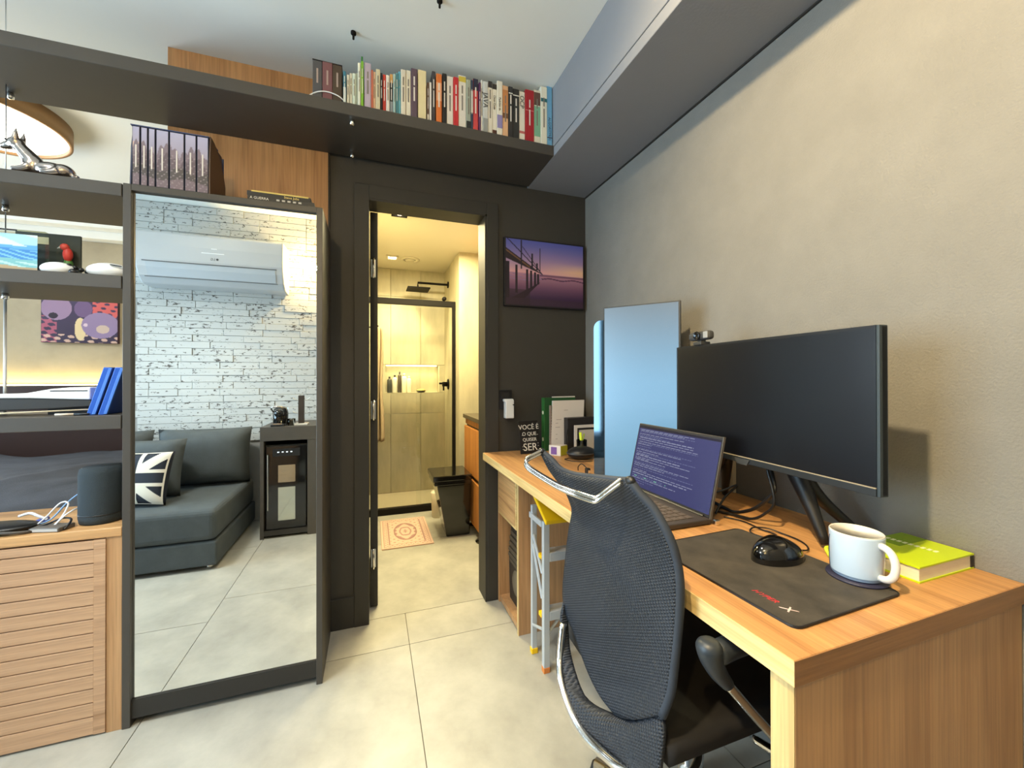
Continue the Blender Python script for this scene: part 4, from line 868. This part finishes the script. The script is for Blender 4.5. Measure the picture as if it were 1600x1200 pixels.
# green book
t = thing('green_book', 'lime green paperback lying flat against the grey wall', 'book', (1.047, .506, zK))
part('back_cover', box(.957, 1.137, .449, .565, zK, zK+.003), M['lime'], t); part('pages', box(.960, 1.128, .451, .563, zK+.003, zK+.027), M['offwhite'], t); part('front_cover', box(.957, 1.137, .449, .565, zK+.027, zK+.030), M['lime'], t); part('spine', box(1.128, 1.137, .4495, .5645, zK+.003, zK+.027), c(38, 34, 30), t)
part('cover_panel', box(1.04, 1.135, .520, .5645, zK+.030, zK+.0303), c(126, 158, 24), t)
for k in range(9): part('title_letter', obox((1.063+.001*k, .552-.0095*k, zK+.0302), (.011, 0, 0), (0, .0062, 0), (0, 0, .0004)), c(226, 232, 190), t)
tag(part('lime_clip', tube(spline([(.915, .575, zK+.004), (.925, .59, zK+.014), (.940, .588, zK+.012), (.945, .575, zK+.004)], 14), .004), c(196, 214, 40), None, True), 'small lime green loop peeking out behind the white mug', 'clip')

# ================================================================== THINGS AT THE FAR END OF THE DESK
t = thing('lettering_plaque', 'small black plaque with white hand lettering at desk end', 'plaque', (.76, 1.87, zK))
q0 = Vector((.703, 1.868, zK)); qx = Vector((.112, .012, 0)); qz = Vector((-.004, .030, .163))
part('board', obox(q0, qx, (0, .008, 0), qz), c(24, 20, 18), t, bev=.002)
qn = Vector((0, -.0006, 0))
for s, a, b_, sz in (('VOCÊ É', .50, .74, .034), ('O QUE', .50, .55, .026), ('QUISER', .50, .38, .024), ('SER', .50, .10, .052)): text('lettering', s, q0+qx*a+qz*b_+qn, qx, qz, sz, c(232, 226, 214), t, align='CENTER')
for a, b_ in ((.10, .22), (.10, .14), (.88, .22), (.88, .30), (.12, .56), (.88, .56)): part('flourish', obox(q0+qx*a+qz*b_+qn*1.0, qx*.06, (0, -.0004, 0), qz*.010), c(232, 226, 214), t)
t = thing('green_folder', 'dark green dotted folder standing at the wall corner', 'folder', (.95, 1.95, zK))
part('cover', obox((.852, 1.915, zK), (.19, .015, 0), (0, .035, 0), (0, 0, .278)), M['dgreen'], t, bev=.002); part('spine', obox((.8505, 1.914, zK), (.0015, 0, 0), (0, .036, 0), (0, 0, .278)), c(48, 110, 52), t)
for zz in (.06, .20): part('dot', lathe([(.010, 0), (.010, .0008)], (.8500, 1.93, zK+zz), 14, ax=(-1, 0, 0)), c(226, 226, 196), t)
part('top_sheets', obox((.90, 1.921, zK+.27), (.14, .01, 0), (0, .006, 0), (0, 0, .014)), M['paper'], t)
t = thing('spiral_notepad', 'white printed sheets of a spiral pad before the folder', 'notepad', (.98, 1.90, zK))
part('sheets', obox((.874, 1.884, zK), (.19, .010, 0), (0, .012, 0), (.012, .0, .264)), M['paper'], t)
sp = part('spiral', box(.870, .876, 1.884, 1.896, zK, zK+.24), c(150, 132, 122), t)
for k in range(16): part('coil', lathe([(.006, -.001), (.006, .001)], (.8745, 1.888, zK+.014+.0145*k), 10, ax=(0, 1, .3)), c(120, 100, 94), sp)
for a, b_, l_ in ((.35, .80, .12), (.12, .62, .16), (.10, .55, .08), (.10, .47, .14), (.45, .40, .07), (.12, .33, .05), (.12, .24, .06)): part('print_line', obox((.876+.19*a+.012*b_, 1.8834+.010*a, zK+.264*b_), (.19*l_, .010*l_, 0), (0, .0004, 0), (0, 0, .003)), c(170, 158, 156), t)
t = thing('desk_organizer', 'black upright organizer box holding framed white cards', 'organizer', (1.02, 1.85, zK))
part('box', obox((.945, 1.832, zK), (.17, .012, 0), (0, .045, 0), (0, 0, .176)), c(34, 30, 30), t, bev=.003); part('side_strap', tube(spline([(.944, 1.832, zK+.12), (.936, 1.83, zK+.08), (.94, 1.83, zK+.03)], 10), .003), M['black'], t)
part('white_card', obox((.975, 1.818, zK), (.13, .009, 0), (0, .004, 0), (0, 0, .140)), M['paper'], t); part('frame', obox((.990, 1.811, zK), (.12, .008, 0), (0, .005, 0), (0, 0, .126)), c(24, 22, 22), t, bev=.002); part('card', obox((.998, 1.8102, zK+.008), (.11, .007, 0), (0, .0006, 0), (0, 0, .108)), c(190, 184, 176), t)
t = thing('pen_cup', 'small clear glass holding a yellow highlighter', 'cup', (.985, 1.76, zK))
part('glass', lathe([(.022, 0), (.024, .004), (.026, .075), (.0245, .075), (.022, .006), (0, .006)], (.985, 1.76, zK), 24), M['acrylic'], t, True)
tag(part('highlighter', tube([(.990, 1.76, zK+.008), (.972, 1.752, zK+.112)], .0065, 10), c(206, 222, 40), None, True), 'yellow green highlighter leaning in the clear glass', 'highlighter')
tag(part('green_pen', tube([(.975, 1.765, zK+.008), (.998, 1.758, zK+.105)], .004, 8), c(150, 176, 60), None, True), 'thin green pen leaning in the clear glass', 'pen')
t = thing('small_carton', 'small purple and yellow carton beside the round black case', 'carton', (.86, 1.79, zK))
part('carton', obox((.869, 1.762, zK), (.048, .022, 0), (-.040, .048, 0), (0, 0, .050)), c(218, 206, 196), t, bev=.001)
part('yellow_side', obox((.8695, 1.7615, zK+.002), (.047, .0215, 0), (.0004, -.0006, 0), (0, 0, .046)), c(176, 172, 40), t); part('purple_mark', obox((.8560, 1.7770, zK+.006), (-.020, .024, 0), (-.0006, -.0006, 0), (0, 0, .036)), c(112, 66, 140), t)
t = thing('round_case', 'round black zipped case on the desk near the corner', 'case', (.935, 1.672, zK))
part('body', ball((.935, 1.672, zK+.029), (.072, .055, .0305), None, 32, 16), M['black'], t, True); part('zip', tube([(.935+.0725*math.cos(a), 1.672+.0555*math.sin(a), zK+.030) for a in [i*math.pi/18 for i in range(36)]], .002, 6, closed=True), c(70, 68, 66), t)
cord('case_cord', [(.875, 1.69, zK+.003), (.85, 1.68, zK+.003), (.862, 1.63, zK+.003), (.90, 1.605, zK+.003), (.95, 1.60, zK+.003)], .0018, M['black'], 'thin black cord lying in front of the round case', 30)
t = thing('plug_connector', 'black plug with metal tip beside the tall panel foot', 'plug', (.815, 1.41, zK))
part('body', box(.806, .824, 1.40, 1.418, zK, zK+.022), M['black'], t, bev=.003); part('tip', box(.810, .820, 1.394, 1.40, zK+.004, zK+.016), M['chrome'], t); part('cord', tube(spline([(.815, 1.415, zK+.02), (.80, 1.43, zK+.035), (.795, 1.45, zK+.02), (.80, 1.46, zK+.003)], 14), .002), M['black'], t)
# wall things
t = thing('wall_socket', 'dark wall socket plate right of the doorway casing', 'socket', (.66, 1.99, 1.0))
part('plate', box(.623, .697, 1.986, 1.995, .985, 1.086), M['black'], t, bev=.003); part('insert', box(.637, .683, 1.983, 1.987, 1.04, 1.075), c(30, 28, 26), t, bev=.001)
t = thing('plug_in_device', 'white plug-in device hanging at the dark wall socket', 'device', (.67, 1.97, .94))
part('body', box(.650, .697, 1.950, 1.986, .940, 1.036), M['white'], t, bev=.005, segs=3); part('top_lip', box(.644, .695, 1.952, 1.984, 1.026, 1.041), M['white'], t, bev=.004); part('slot', box(.688, .698, 1.9485, 1.952, 1.008, 1.013), M['black'], t)
def pier(u, v):
    k = mixc((84, 92, 176), (226, 170, 176), np.clip((1-v)/.48, 0, 1)**1.2).copy()
    k = (k*(1-.0)+0).copy(); wv = np.clip((u-.45)/.5, 0, 1); g = np.clip(1-np.abs(v-.56)/.14, 0, 1)*wv; k = k*(1-g)+np.array((240, 196, 160.))[:, None]*g
    s = v < .50; sea_ = mixc((60, 34, 70), (196, 140, 158), np.clip((v-.12)/.38, 0, 1)); k[:, s] = sea_[:, s]
    put(k, s & (np.abs(v-.475) < .012) & (u > .42), (126, 84, 110)); put(k, s & (np.abs(v-.425+.01*np.sin(u*20)) < .010) & (u > .42), (92, 52, 86)); put(k, s & (np.sin(v*160+u*9) > .7) & (v > .38) & (u < .45), (150, 120, 160))
    put(k, (u < .48) & (v < .46*(1-u*.0)) & (v < .05+.75*u) & (v < .40-.0*u) & (u < .15+.75*v), (44, 24, 40))
    top = .86-.80*u; bot = .70-.46*u
    put(k, (u < .47) & (v < top) & (v > bot), (40, 28, 36)); put(k, (u < .3) & (np.abs(v-(top-.035)) < .012), (120, 84, 60))
    put(k, (u < .45) & (np.abs(v-(1.02-1.15*u+.0*u)) < .010), (40, 30, 52)); put(k, (u > .2) & (u < .46) & (np.abs(v-(1.22-1.6*u)) < .009), (40, 30, 52))
    for x, tp in ((.19, 1.0), (.325, .80), (.385, .66)): put(k, (np.abs(u-x) < .010) & (v < tp) & (v > .55), (36, 28, 44))
    put(k, (np.abs(u-.425) < .006) & (v < .90) & (v > .5), (46, 36, 60))
    for x, bt_ in ((.02, .1), (.13, .18), (.26, .24), (.31, .27), (.36, .30), (.40, .33)): put(k, (np.abs(u-x) < (.022 if x < .05 else .014)) & (v < .66-.4*x) & (v > bt_), (36, 24, 36))
    put(k, v < .10, (58, 36, 60)); e = (u < .30) & (v < .24); k[:, e] = k[:, e]*.55+np.array((44, 26, 34.))[:, None]*.45
    return k.T
t = thing('pier_picture', 'framed purple sunset photo of a pier on charcoal wall', 'picture', (.89, 1.99, 1.53))
part('frame', box(.652, 1.122, 1.972, 1.995, 1.528, 1.889), c(22, 18, 24), t, bev=.002); printed('print', pier, (.660, 1.9712, 1.536), (.454, 0, 0), (0, 0, .345), 180, 140, t)

# ================================================================== OFFICE CHAIR
t = thing('office_chair', 'black mesh back office chair with chrome tube at the desk', 'chair', (.70, .74, 0))
ch = t
TOP = [(.425, .975, .955), (.442, .948, .937), (.455, .922, .917), (.473, .874, .912), (.489, .783, .924), (.477, .692, .942), (.464, .643, .954)]
RGT = [(.464, .643, .954), (.472, .625, .933), (.483, .605, .914), (.492, .586, .886), (.500, .573, .856), (.506, .566, .819), (.506, .561, .777), (.499, .558, .718), (.488, .557, .645), (.482, .559, .606), (.473, .568, .566)]
LFT = [(.425, .975, .955), (.443, .958, .913), (.463, .941, .882), (.478, .931, .860), (.491, .921, .820), (.492, .920, .800), (.482, .919, .756), (.471, .918, .676), (.461, .911, .600), (.463, .890, .557), (.468, .867, .534), (.467, .804, .488), (.467, .751, .469), (.472, .696, .467)]
BOT = [(.472, .696, .467), (.471, .633, .507), (.473, .568, .566)]
nu, nv = 28, 40
ts, rs, ls, bs = spline(TOP, nu+1), spline(RGT, nv+1), spline(LFT, nv+1), spline(BOT, nu+1)
def coons(i, j):
    u, v = i/nu, j/nv
    p = ts[i]*(1-v)+bs[i]*v+ls[j]*(1-u)+rs[j]*u-(ts[0]*(1-u)*(1-v)+ts[-1]*u*(1-v)+bs[0]*(1-u)*v+bs[-1]*u*v)
    return p+Vector((-.030, -.004, 0))*math.sin(math.pi*u)*math.sin(math.pi*min(1, v*1.15+.02))**.8
bm = N(); V_ = [[bm.verts.new(coons(i, j)) for j in range(nv+1)] for i in range(nu+1)]
for i in range(nu):
    for j in range(nv): bm.faces.new((V_[i][j], V_[i+1][j], V_[i+1][j+1], V_[i][j+1]))
part('backrest', bm, M['weave'], ch, True, solid=.016, label='net backrest, seen from behind')
part('back_rim', tube(rs, .0085, 8), M['navy'], ch, True); part('back_rim', tube(spline(TOP, 40), .0075, 8), M['navy'], ch, True)
SO = [(.455, .903, .589), (.436, .894, .527), (.422, .878, .470), (.415, .843, .447), (.416, .801, .423), (.423, .756, .408), (.440, .708, .403), (.458, .637, .417), (.466, .592, .427)]
SI = [(.461, .901, .573), (.457, .886, .519), (.452, .862, .479), (.448, .800, .443), (.454, .766, .436), (.470, .707, .456), (.477, .641, .496), (.475, .567, .560), (.457, .553, .479)]
so, si = spline(SO, 33), spline(SI, 33); bm = N()
V_ = [[bm.verts.new(so[j].lerp(si[j], i/8)+Vector((-.006, 0, 0))*math.sin(math.pi*i/8)) for j in range(33)] for i in range(9)]
for i in range(8):
    for j in range(32): bm.faces.new((V_[i][j], V_[i+1][j], V_[i+1][j+1], V_[i][j+1]))
part('lower_sling', bm, M['weave'], ch, True, solid=.008, label='lower net panel joining backrest and seat')
part('frame_tube', tube(spline([(.445, .890, .545), (.428, .872, .478), (.414, .840, .449), (.412, .797, .422), (.416, .752, .406), (.430, .700, .404), (.453, .633, .412), (.50, .58, .42), (.58, .60, .415), (.66, .68, .41)], 60), .0095, 12), M['chrome'], ch, True, label='bent chrome tube under the backrest')
part('frame_tube', tube(spline([(.50, .915, .53), (.56, .93, .44), (.62, .88, .41), (.68, .78, .41)], 30), .0095, 12), M['chrome'], ch, True)
LP = [(.421, .966, .957), (.385, .957, .946), (.371, .950, .940), (.369, .938, .931), (.376, .910, .922), (.398, .826, .907), (.413, .762, .904), (.420, .708, .907), (.424, .694, .911), (.437, .684, .925), (.462, .668, .950)]
for k in (0, 1): part('top_handle', tube(spline([(x-.001*k, y, z-.0085*k+.002) for x, y, z in LP], 70), .0042, 10), M['chrome'], ch, True, label='chrome double bar behind the backrest top')
for p in (TOP[0], TOP[-1]): part('horn_cap', ball(p, (.009, .012, .009)), M['black'], ch, True)
def seat(u, v):
    x = .475+.47*u; y = .555+.375*v; z = .505-.012*math.sin(math.pi*v)-.05*max(0, (u-.75)/.25)**2
    return (x, y, z)
bm = grid(seat, 20, 16); part('seat', bm, c(26, 24, 25, .85), ch, True, solid=.034)
arm = [(.512, .503, .728), (.512, .5025, .712), (.517, .502, .694), (.528, .501, .674), (.547, .500, .650)]
part('arm_pad', tube(spline(arm, 24), [.012, .017, .019]+[.0205-.0005*k for k in range(21)], 14), c(40, 46, 52, .42), ch, True)
part('arm_pad', tube(spline([(.525, .503, .702), (.58, .503, .708), (.66, .502, .705), (.70, .502, .70)], 14), .018, 12), c(40, 46, 52, .42), ch, True)
part('arm_tube', tube(spline([(.545, .500, .652), (.600, .500, .590), (.662, .500, .520), (.71, .52, .46), (.73, .60, .42)], 40), .0085, 12), M['chrome'], ch, True)
part('arm_pad', tube(spline([(x, 1.452-y, z) for x, y, z in [(.70, .50, .70), (.62, .50, .702), (.565, .503, .704)]+arm[1:]], 30), .020, 14), c(40, 46, 52, .42), ch, True)
part('arm_tube', tube(spline([(.545, .952, .652), (.600, .952, .590), (.662, .952, .520), (.71, .945, .46), (.73, .88, .42)], 40), .0085, 12), M['chrome'], ch, True)
part('tilt_mechanism', box(.62, .78, .67, .82, .40, .465), M['black'], ch, bev=.012)
part('gas_column', lathe([(.026, .10), (.026, .25), (.014, .25), (.014, .41)], (.70, .745, 0), 20), M['steel'], ch, True)
for k in range(5):
    a = math.radians(116+72*k); dx, dy = math.cos(a), math.sin(a); L_ = .255
    g = part('base_leg', tube([(.70+dx*.02, .745+dy*.02, .105), (.70+dx*.14, .745+dy*.14, .092), (.70+dx*L_, .745+dy*L_, .078)], [.024, .020, .015], 12), M['chrome'], ch, True)
    cx_, cy_ = .70+dx*L_, .745+dy*L_
    part('caster_fork', lathe([(.010, .045), (.020, .052), (.012, .08)], (cx_, cy_, 0), 12), M['black'], g, True)
    for s in (-1, 1): part('caster_wheel', lathe([(.022, -.008), (.026, -.005), (.026, .005), (.022, .008)], (cx_+s*.014*dy, cy_-s*.014*dx, .026), 20, ax=(dy, -dx, 0)), M['black'], g, True)
part('base_hub', lathe([(.04, .08), (.042, .10), (.034, .13), (.026, .135)], (.70, .745, 0), 24), M['black'], ch, True)

# ================================================================== THINGS SEEN IN THE MIRROR, AND CEILING LIGHTS OUT OF VIEW
t = thing('sofa', 'dark grey velour sofa standing against the brick wall', 'sofa', (-1.7, .05, 0))
part('base', box(-2.9, -.882, -.36, .485, .025, .172), M['sofa'], t, bev=.012, segs=3)
for a, b_ in ((-2.9, -1.75), (-1.745, -.884)): part('seat_cushion', box(a, b_, -.34, .49, .176, .365), M['sofa'], t, bev=.035, segs=4)
def cush(cx, cy, cz, wx, wz, th, tilt=0, rot=0, name='cushion', m='sofa', par=None, **k):
    bm = N(); n = 14; F = {}
    for s in (1, -1):
        for i in range(n+1):
            for j in range(n+1):
                u, v = i/n*2-1, j/n*2-1; h = th*((1-u**4)*(1-v**4))**.5; w2 = 1-.06*(1-abs(u))*abs(v)
                edge = i in (0, n) or j in (0, n)
                if edge and s == -1: continue
                x, y_, z_ = u*wx*(1-.05*(1-v*v)), -s*h, v*wz*(1-.05*(1-u*u))
                y2 = y_*math.cos(tilt)-z_*math.sin(tilt); z2 = y_*math.sin(tilt)+z_*math.cos(tilt)
                F[s, i, j] = bm.verts.new((cx+x*math.cos(rot)-y2*math.sin(rot), cy+x*math.sin(rot)+y2*math.cos(rot), cz+z2))
    g = lambda s, i, j: F.get((s, i, j)) or F[1, i, j]
    for s in (1, -1):
        for i in range(n):
            for j in range(n): bm.faces.new((g(s, i, j), g(s, i+1, j), g(s, i+1, j+1), g(s, i, j+1)))
    return part(name, bm, M[m], par, True, **k)
cush(-1.17, -.22, .57, .295, .21, .13, .12, 0, 'back_cushion', par=t); cush(-1.78, -.22, .57, .295, .21, .13, .12, 0, 'back_cushion', par=t)
part('foot', lathe([(.018, 0), (.018, .027)], (-.93, .44, 0), 12), M['chrome'], t, True); part('foot', lathe([(.018, 0), (.018, .027)], (-.93, -.3, 0), 12), M['chrome'], t, True)
o = cush(-1.44, .04, .555, .245, .19, .085, .22, .12, 'throw_cushion'); tag(o, 'plain dark grey square cushion behind the flag cushion', 'cushion')
o = cush(-1.38, .235, .53, .20, .165, .06, .25, .25, 'throw_cushion', 'navy'); tag(o, 'black and white cushion with crossed flag stripes, on the sofa', 'cushion')
fm = o.data; fm.materials.clear(); fm.materials.append(c(34, 38, 48, .9)); fm.materials.append(c(214, 206, 190, .9))
# flag stripes: its own finely divided printed cover
bm = N(); n = 64
def fl_pt(i, j, off=.0015):
    u, v = i/n*2-1, j/n*2-1; h = .06*((1-u**4)*(1-v**4))**.5+off; x, y_, z_ = u*.20*(1-.05*(1-v*v)), h, v*.165*(1-.05*(1-u*u))
    y2 = y_*math.cos(.25)-z_*math.sin(.25); z2 = y_*math.sin(.25)+z_*math.cos(.25)
    return (-1.38+x*math.cos(.25)-y2*math.sin(.25), .235+x*math.sin(.25)+y2*math.cos(.25), .53+z2)
for i in range(1, n-1):
    for j in range(1, n-1):
        u, v = (i+.5)/n*2-1, (j+.5)/n*2-1; cr_ = abs(v) < .20 or abs(u) < .20; wh = (.20 <= abs(v) < .30) or (.20 <= abs(u) < .30)
        dg = abs(abs(u)-abs(v)) ; white = (wh and not cr_) or (not cr_ and not wh and dg < .24) or max(abs(u), abs(v)) > .94
        if white: bm.faces.new([bm.verts.new(fl_pt(a, b_)) for a, b_ in ((i, j), (i+1, j), (i+1, j+1), (i, j+1))])
bmesh.ops.remove_doubles(bm, verts=bm.verts[:], dist=1e-5)
part('flag_stripes', bm, c(214, 206, 190, .9), o, True)
t = thing('bar_cabinet', 'graphite side cabinet housing a small wine cooler', 'cabinet', (-.57, -.15, 0))
part('top_panel', box(-.752, -.36, -.375, .075, .70, .80), M['dark'], t, bev=.002); part('side_panel', box(-.752, -.728, -.375, .073, 0, .70), M['dark'], t, bev=.001, segs=1); part('side_panel', box(-.448, -.36, -.375, .073, 0, .70), M['dark'], t, bev=.001, segs=1); part('bottom_panel', box(-.728, -.448, -.375, .070, .02, .055), M['dark2'], t); part('back_panel', box(-.728, -.448, -.375, -.36, .055, .70), M['dark2'], t)
t = thing('wine_cooler', 'small black wine cooler with glass windows inside the bar cabinet', 'wine cooler', (-.588, -.1, .055))
part('case', box(-.722, -.454, -.34, .035, .055, .665), M['black'], t, bev=.004)
d = part('door', box(-.718, -.458, .036, .058, .06, .66), M['gloss'], t, bev=.004)
part('control_panel', box(-.675, -.50, .058, .060, .585, .64), M['black'], d)
for k in range(4): part('indicator_light', box(-.645+.028*k, -.633+.028*k, .060, .0605, .612, .618), mat('indicator %d' % k, S(200, 210, 220), .5, emit=(.8, .9, 1, 1), es=1.2), d)
part('door_window', box(-.640, -.530, .058, .0592, .395, .52), mat('cooler window %d' % 1, (.55, .57, .5, 1), .06, metal=.9), d); part('door_window', box(-.640, -.530, .058, .0592, .12, .36), mat('cooler window %d' % 2, (.55, .57, .5, 1), .06, metal=.9), d)
part('handle', tube([(-.705, .066, .20), (-.705, .066, .60)], .004), M['steel'], d)
t = thing('coffee_machine', 'small black capsule coffee machine on the bar cabinet', 'coffee machine', (-.64, -.02, .80))
part('body', lathe([(.045, 0), (.05, .01), (.052, .09), (.046, .12), (.028, .138), (0, .143)], (-.645, -.05, .80), 28), M['gloss'], t, True); part('brew_head', ball((-.645, .005, .895), (.034, .05, .032)), M['gloss'], t, True); part('drip_tray', box(-.69, -.60, -.01, .06, .80, .815), M['black'], t, bev=.003); part('cup_rest', box(-.675, -.615, .005, .05, .815, .822), M['chrome'], t); part('lever', tube(spline([(-.69, -.03, .90), (-.69, .03, .935), (-.645, .045, .945), (-.60, .03, .935), (-.60, -.03, .90)], 20), .005), M['chrome'], t, True); part('water_tank', box(-.675, -.615, -.16, -.10, .80, .93), M['acrylic'], t, bev=.006)
t = thing('mug_tree', 'dark wooden mug stand with four metal hooks', 'mug stand', (-.50, -.03, .80))
part('post', box(-.522, -.484, -.05, -.012, .80, 1.02), c(48, 38, 30), t, bev=.002); part('foot', box(-.545, -.455, -.075, .015, .80, .812), c(196, 190, 180), t, bev=.002)
for zz in (.885, .985):
    for s in (-1, 1): part('hook', tube(spline([(-.503+s*.018, -.03, zz), (-.503+s*.04, -.03, zz+.004), (-.503+s*.058, -.03, zz+.018)], 8), .004), M['steel'], t)
tag(part('glass_tumbler', lathe([(.024, 0), (.028, .05), (.0265, .05), (.022, .004), (0, .004)], (-.565, .0, .80), 20), M['acrylic'], None, True), 'clear glass tumbler between coffee machine and mug stand', 'glass')
t = thing('air_conditioner', 'white split air conditioner mounted high on the brick wall', 'air conditioner', (-1.12, -.25, 1.84))
prof = [(-.378, 2.20), (-.16, 2.20), (-.142, 2.185), (-.136, 2.10), (-.138, 2.0), (-.150, 1.945), (-.18, 1.885), (-.235, 1.84), (-.378, 1.83)]
part('housing', prism(prof, 'x', -1.563, -.646), M['acwhite'], t, bev=.010, segs=3)
part('air_flap', prism([(-.1395, 1.975), (-.1475, 1.94), (-.176, 1.884), (-.181, 1.886), (-.152, 1.945), (-.1435, 1.976)], 'x', -1.50, -.70), c(178, 186, 194), t)
part('flap_seam', prism([(-.1365, 1.984), (-.1375, 1.979), (-.1415, 1.979), (-.1405, 1.984)], 'x', -1.52, -.69), c(90, 92, 94), t); part('flap_seam', prism([(-.178, 1.880), (-.181, 1.876), (-.184, 1.878), (-.181, 1.882)], 'x', -1.52, -.69), c(120, 122, 124), t)
text('brand_text', 'LG', (-1.085, -.1355, 2.015), (-1, 0, 0), (0, 0, 1), .024, c(60, 60, 62), t); part('brand_dot', lathe([(.008, 0), (.008, .001)], (-1.072, -.1365, 2.023), 14, ax=(0, 1, 0)), c(60, 60, 62), t)
part('display_bar', box(-1.17, -1.03, -.1365, -.1345, 2.062, 2.067), c(240, 242, 244), t); part('display_bar', box(-1.11, -1.075, -.1362, -.1342, 2.095, 2.10), c(240, 242, 244), t)
t = thing('wall_sconce', 'small glowing wall lamp on the white brick wall', 'wall lamp', (-.45, -.34, 2.06))
part('plate', lathe([(.045, 0), (.045, .012)], (-.40, -.379, 2.06), 24, ax=(0, 1, 0)), M['matteblack'], t, True); part('arm', tube([(-.40, -.367, 2.06), (-.40, -.33, 2.06)], .008), M['matteblack'], t); part('bulb', ball((-.40, -.305, 2.06), .020), mat('glowing bulb', S(255, 230, 170), .5, emit=(1, .78, .42, 1), es=12), t, True)
t = thing('track_spotlight', 'black ceiling spotlight aimed at the grey wall', 'spotlight', (-.27, .25, 2.49))
part('base', lathe([(.035, 0), (.035, -.018)], (-.33, .25, 2.49), 20), M['matteblack'], t, True); part('stem', tube([(-.33, .25, 2.475), (-.33, .25, 2.43)], .006), M['matteblack'], t); part('can', lathe([(.028, -.07), (.034, 0), (.030, 0), (.026, -.05), (0, -.05)], (-.285, .25, 2.422), 24, ax=(.95, .1, -.3)), M['matteblack'], t, True)
t = thing('added_ceiling_light', 'square ceiling panel added as fill over the middle of the room', 'ceiling light', (-1.35, .75, 2.49))  # unseen fixture added to go with the room fill
part('frame', box(-1.62, -1.08, .48, 1.02, 2.478, 2.49), M['white'], t, bev=.003); part('diffuser', box(-1.59, -1.11, .51, .99, 2.474, 2.478), M['lampface'], t)
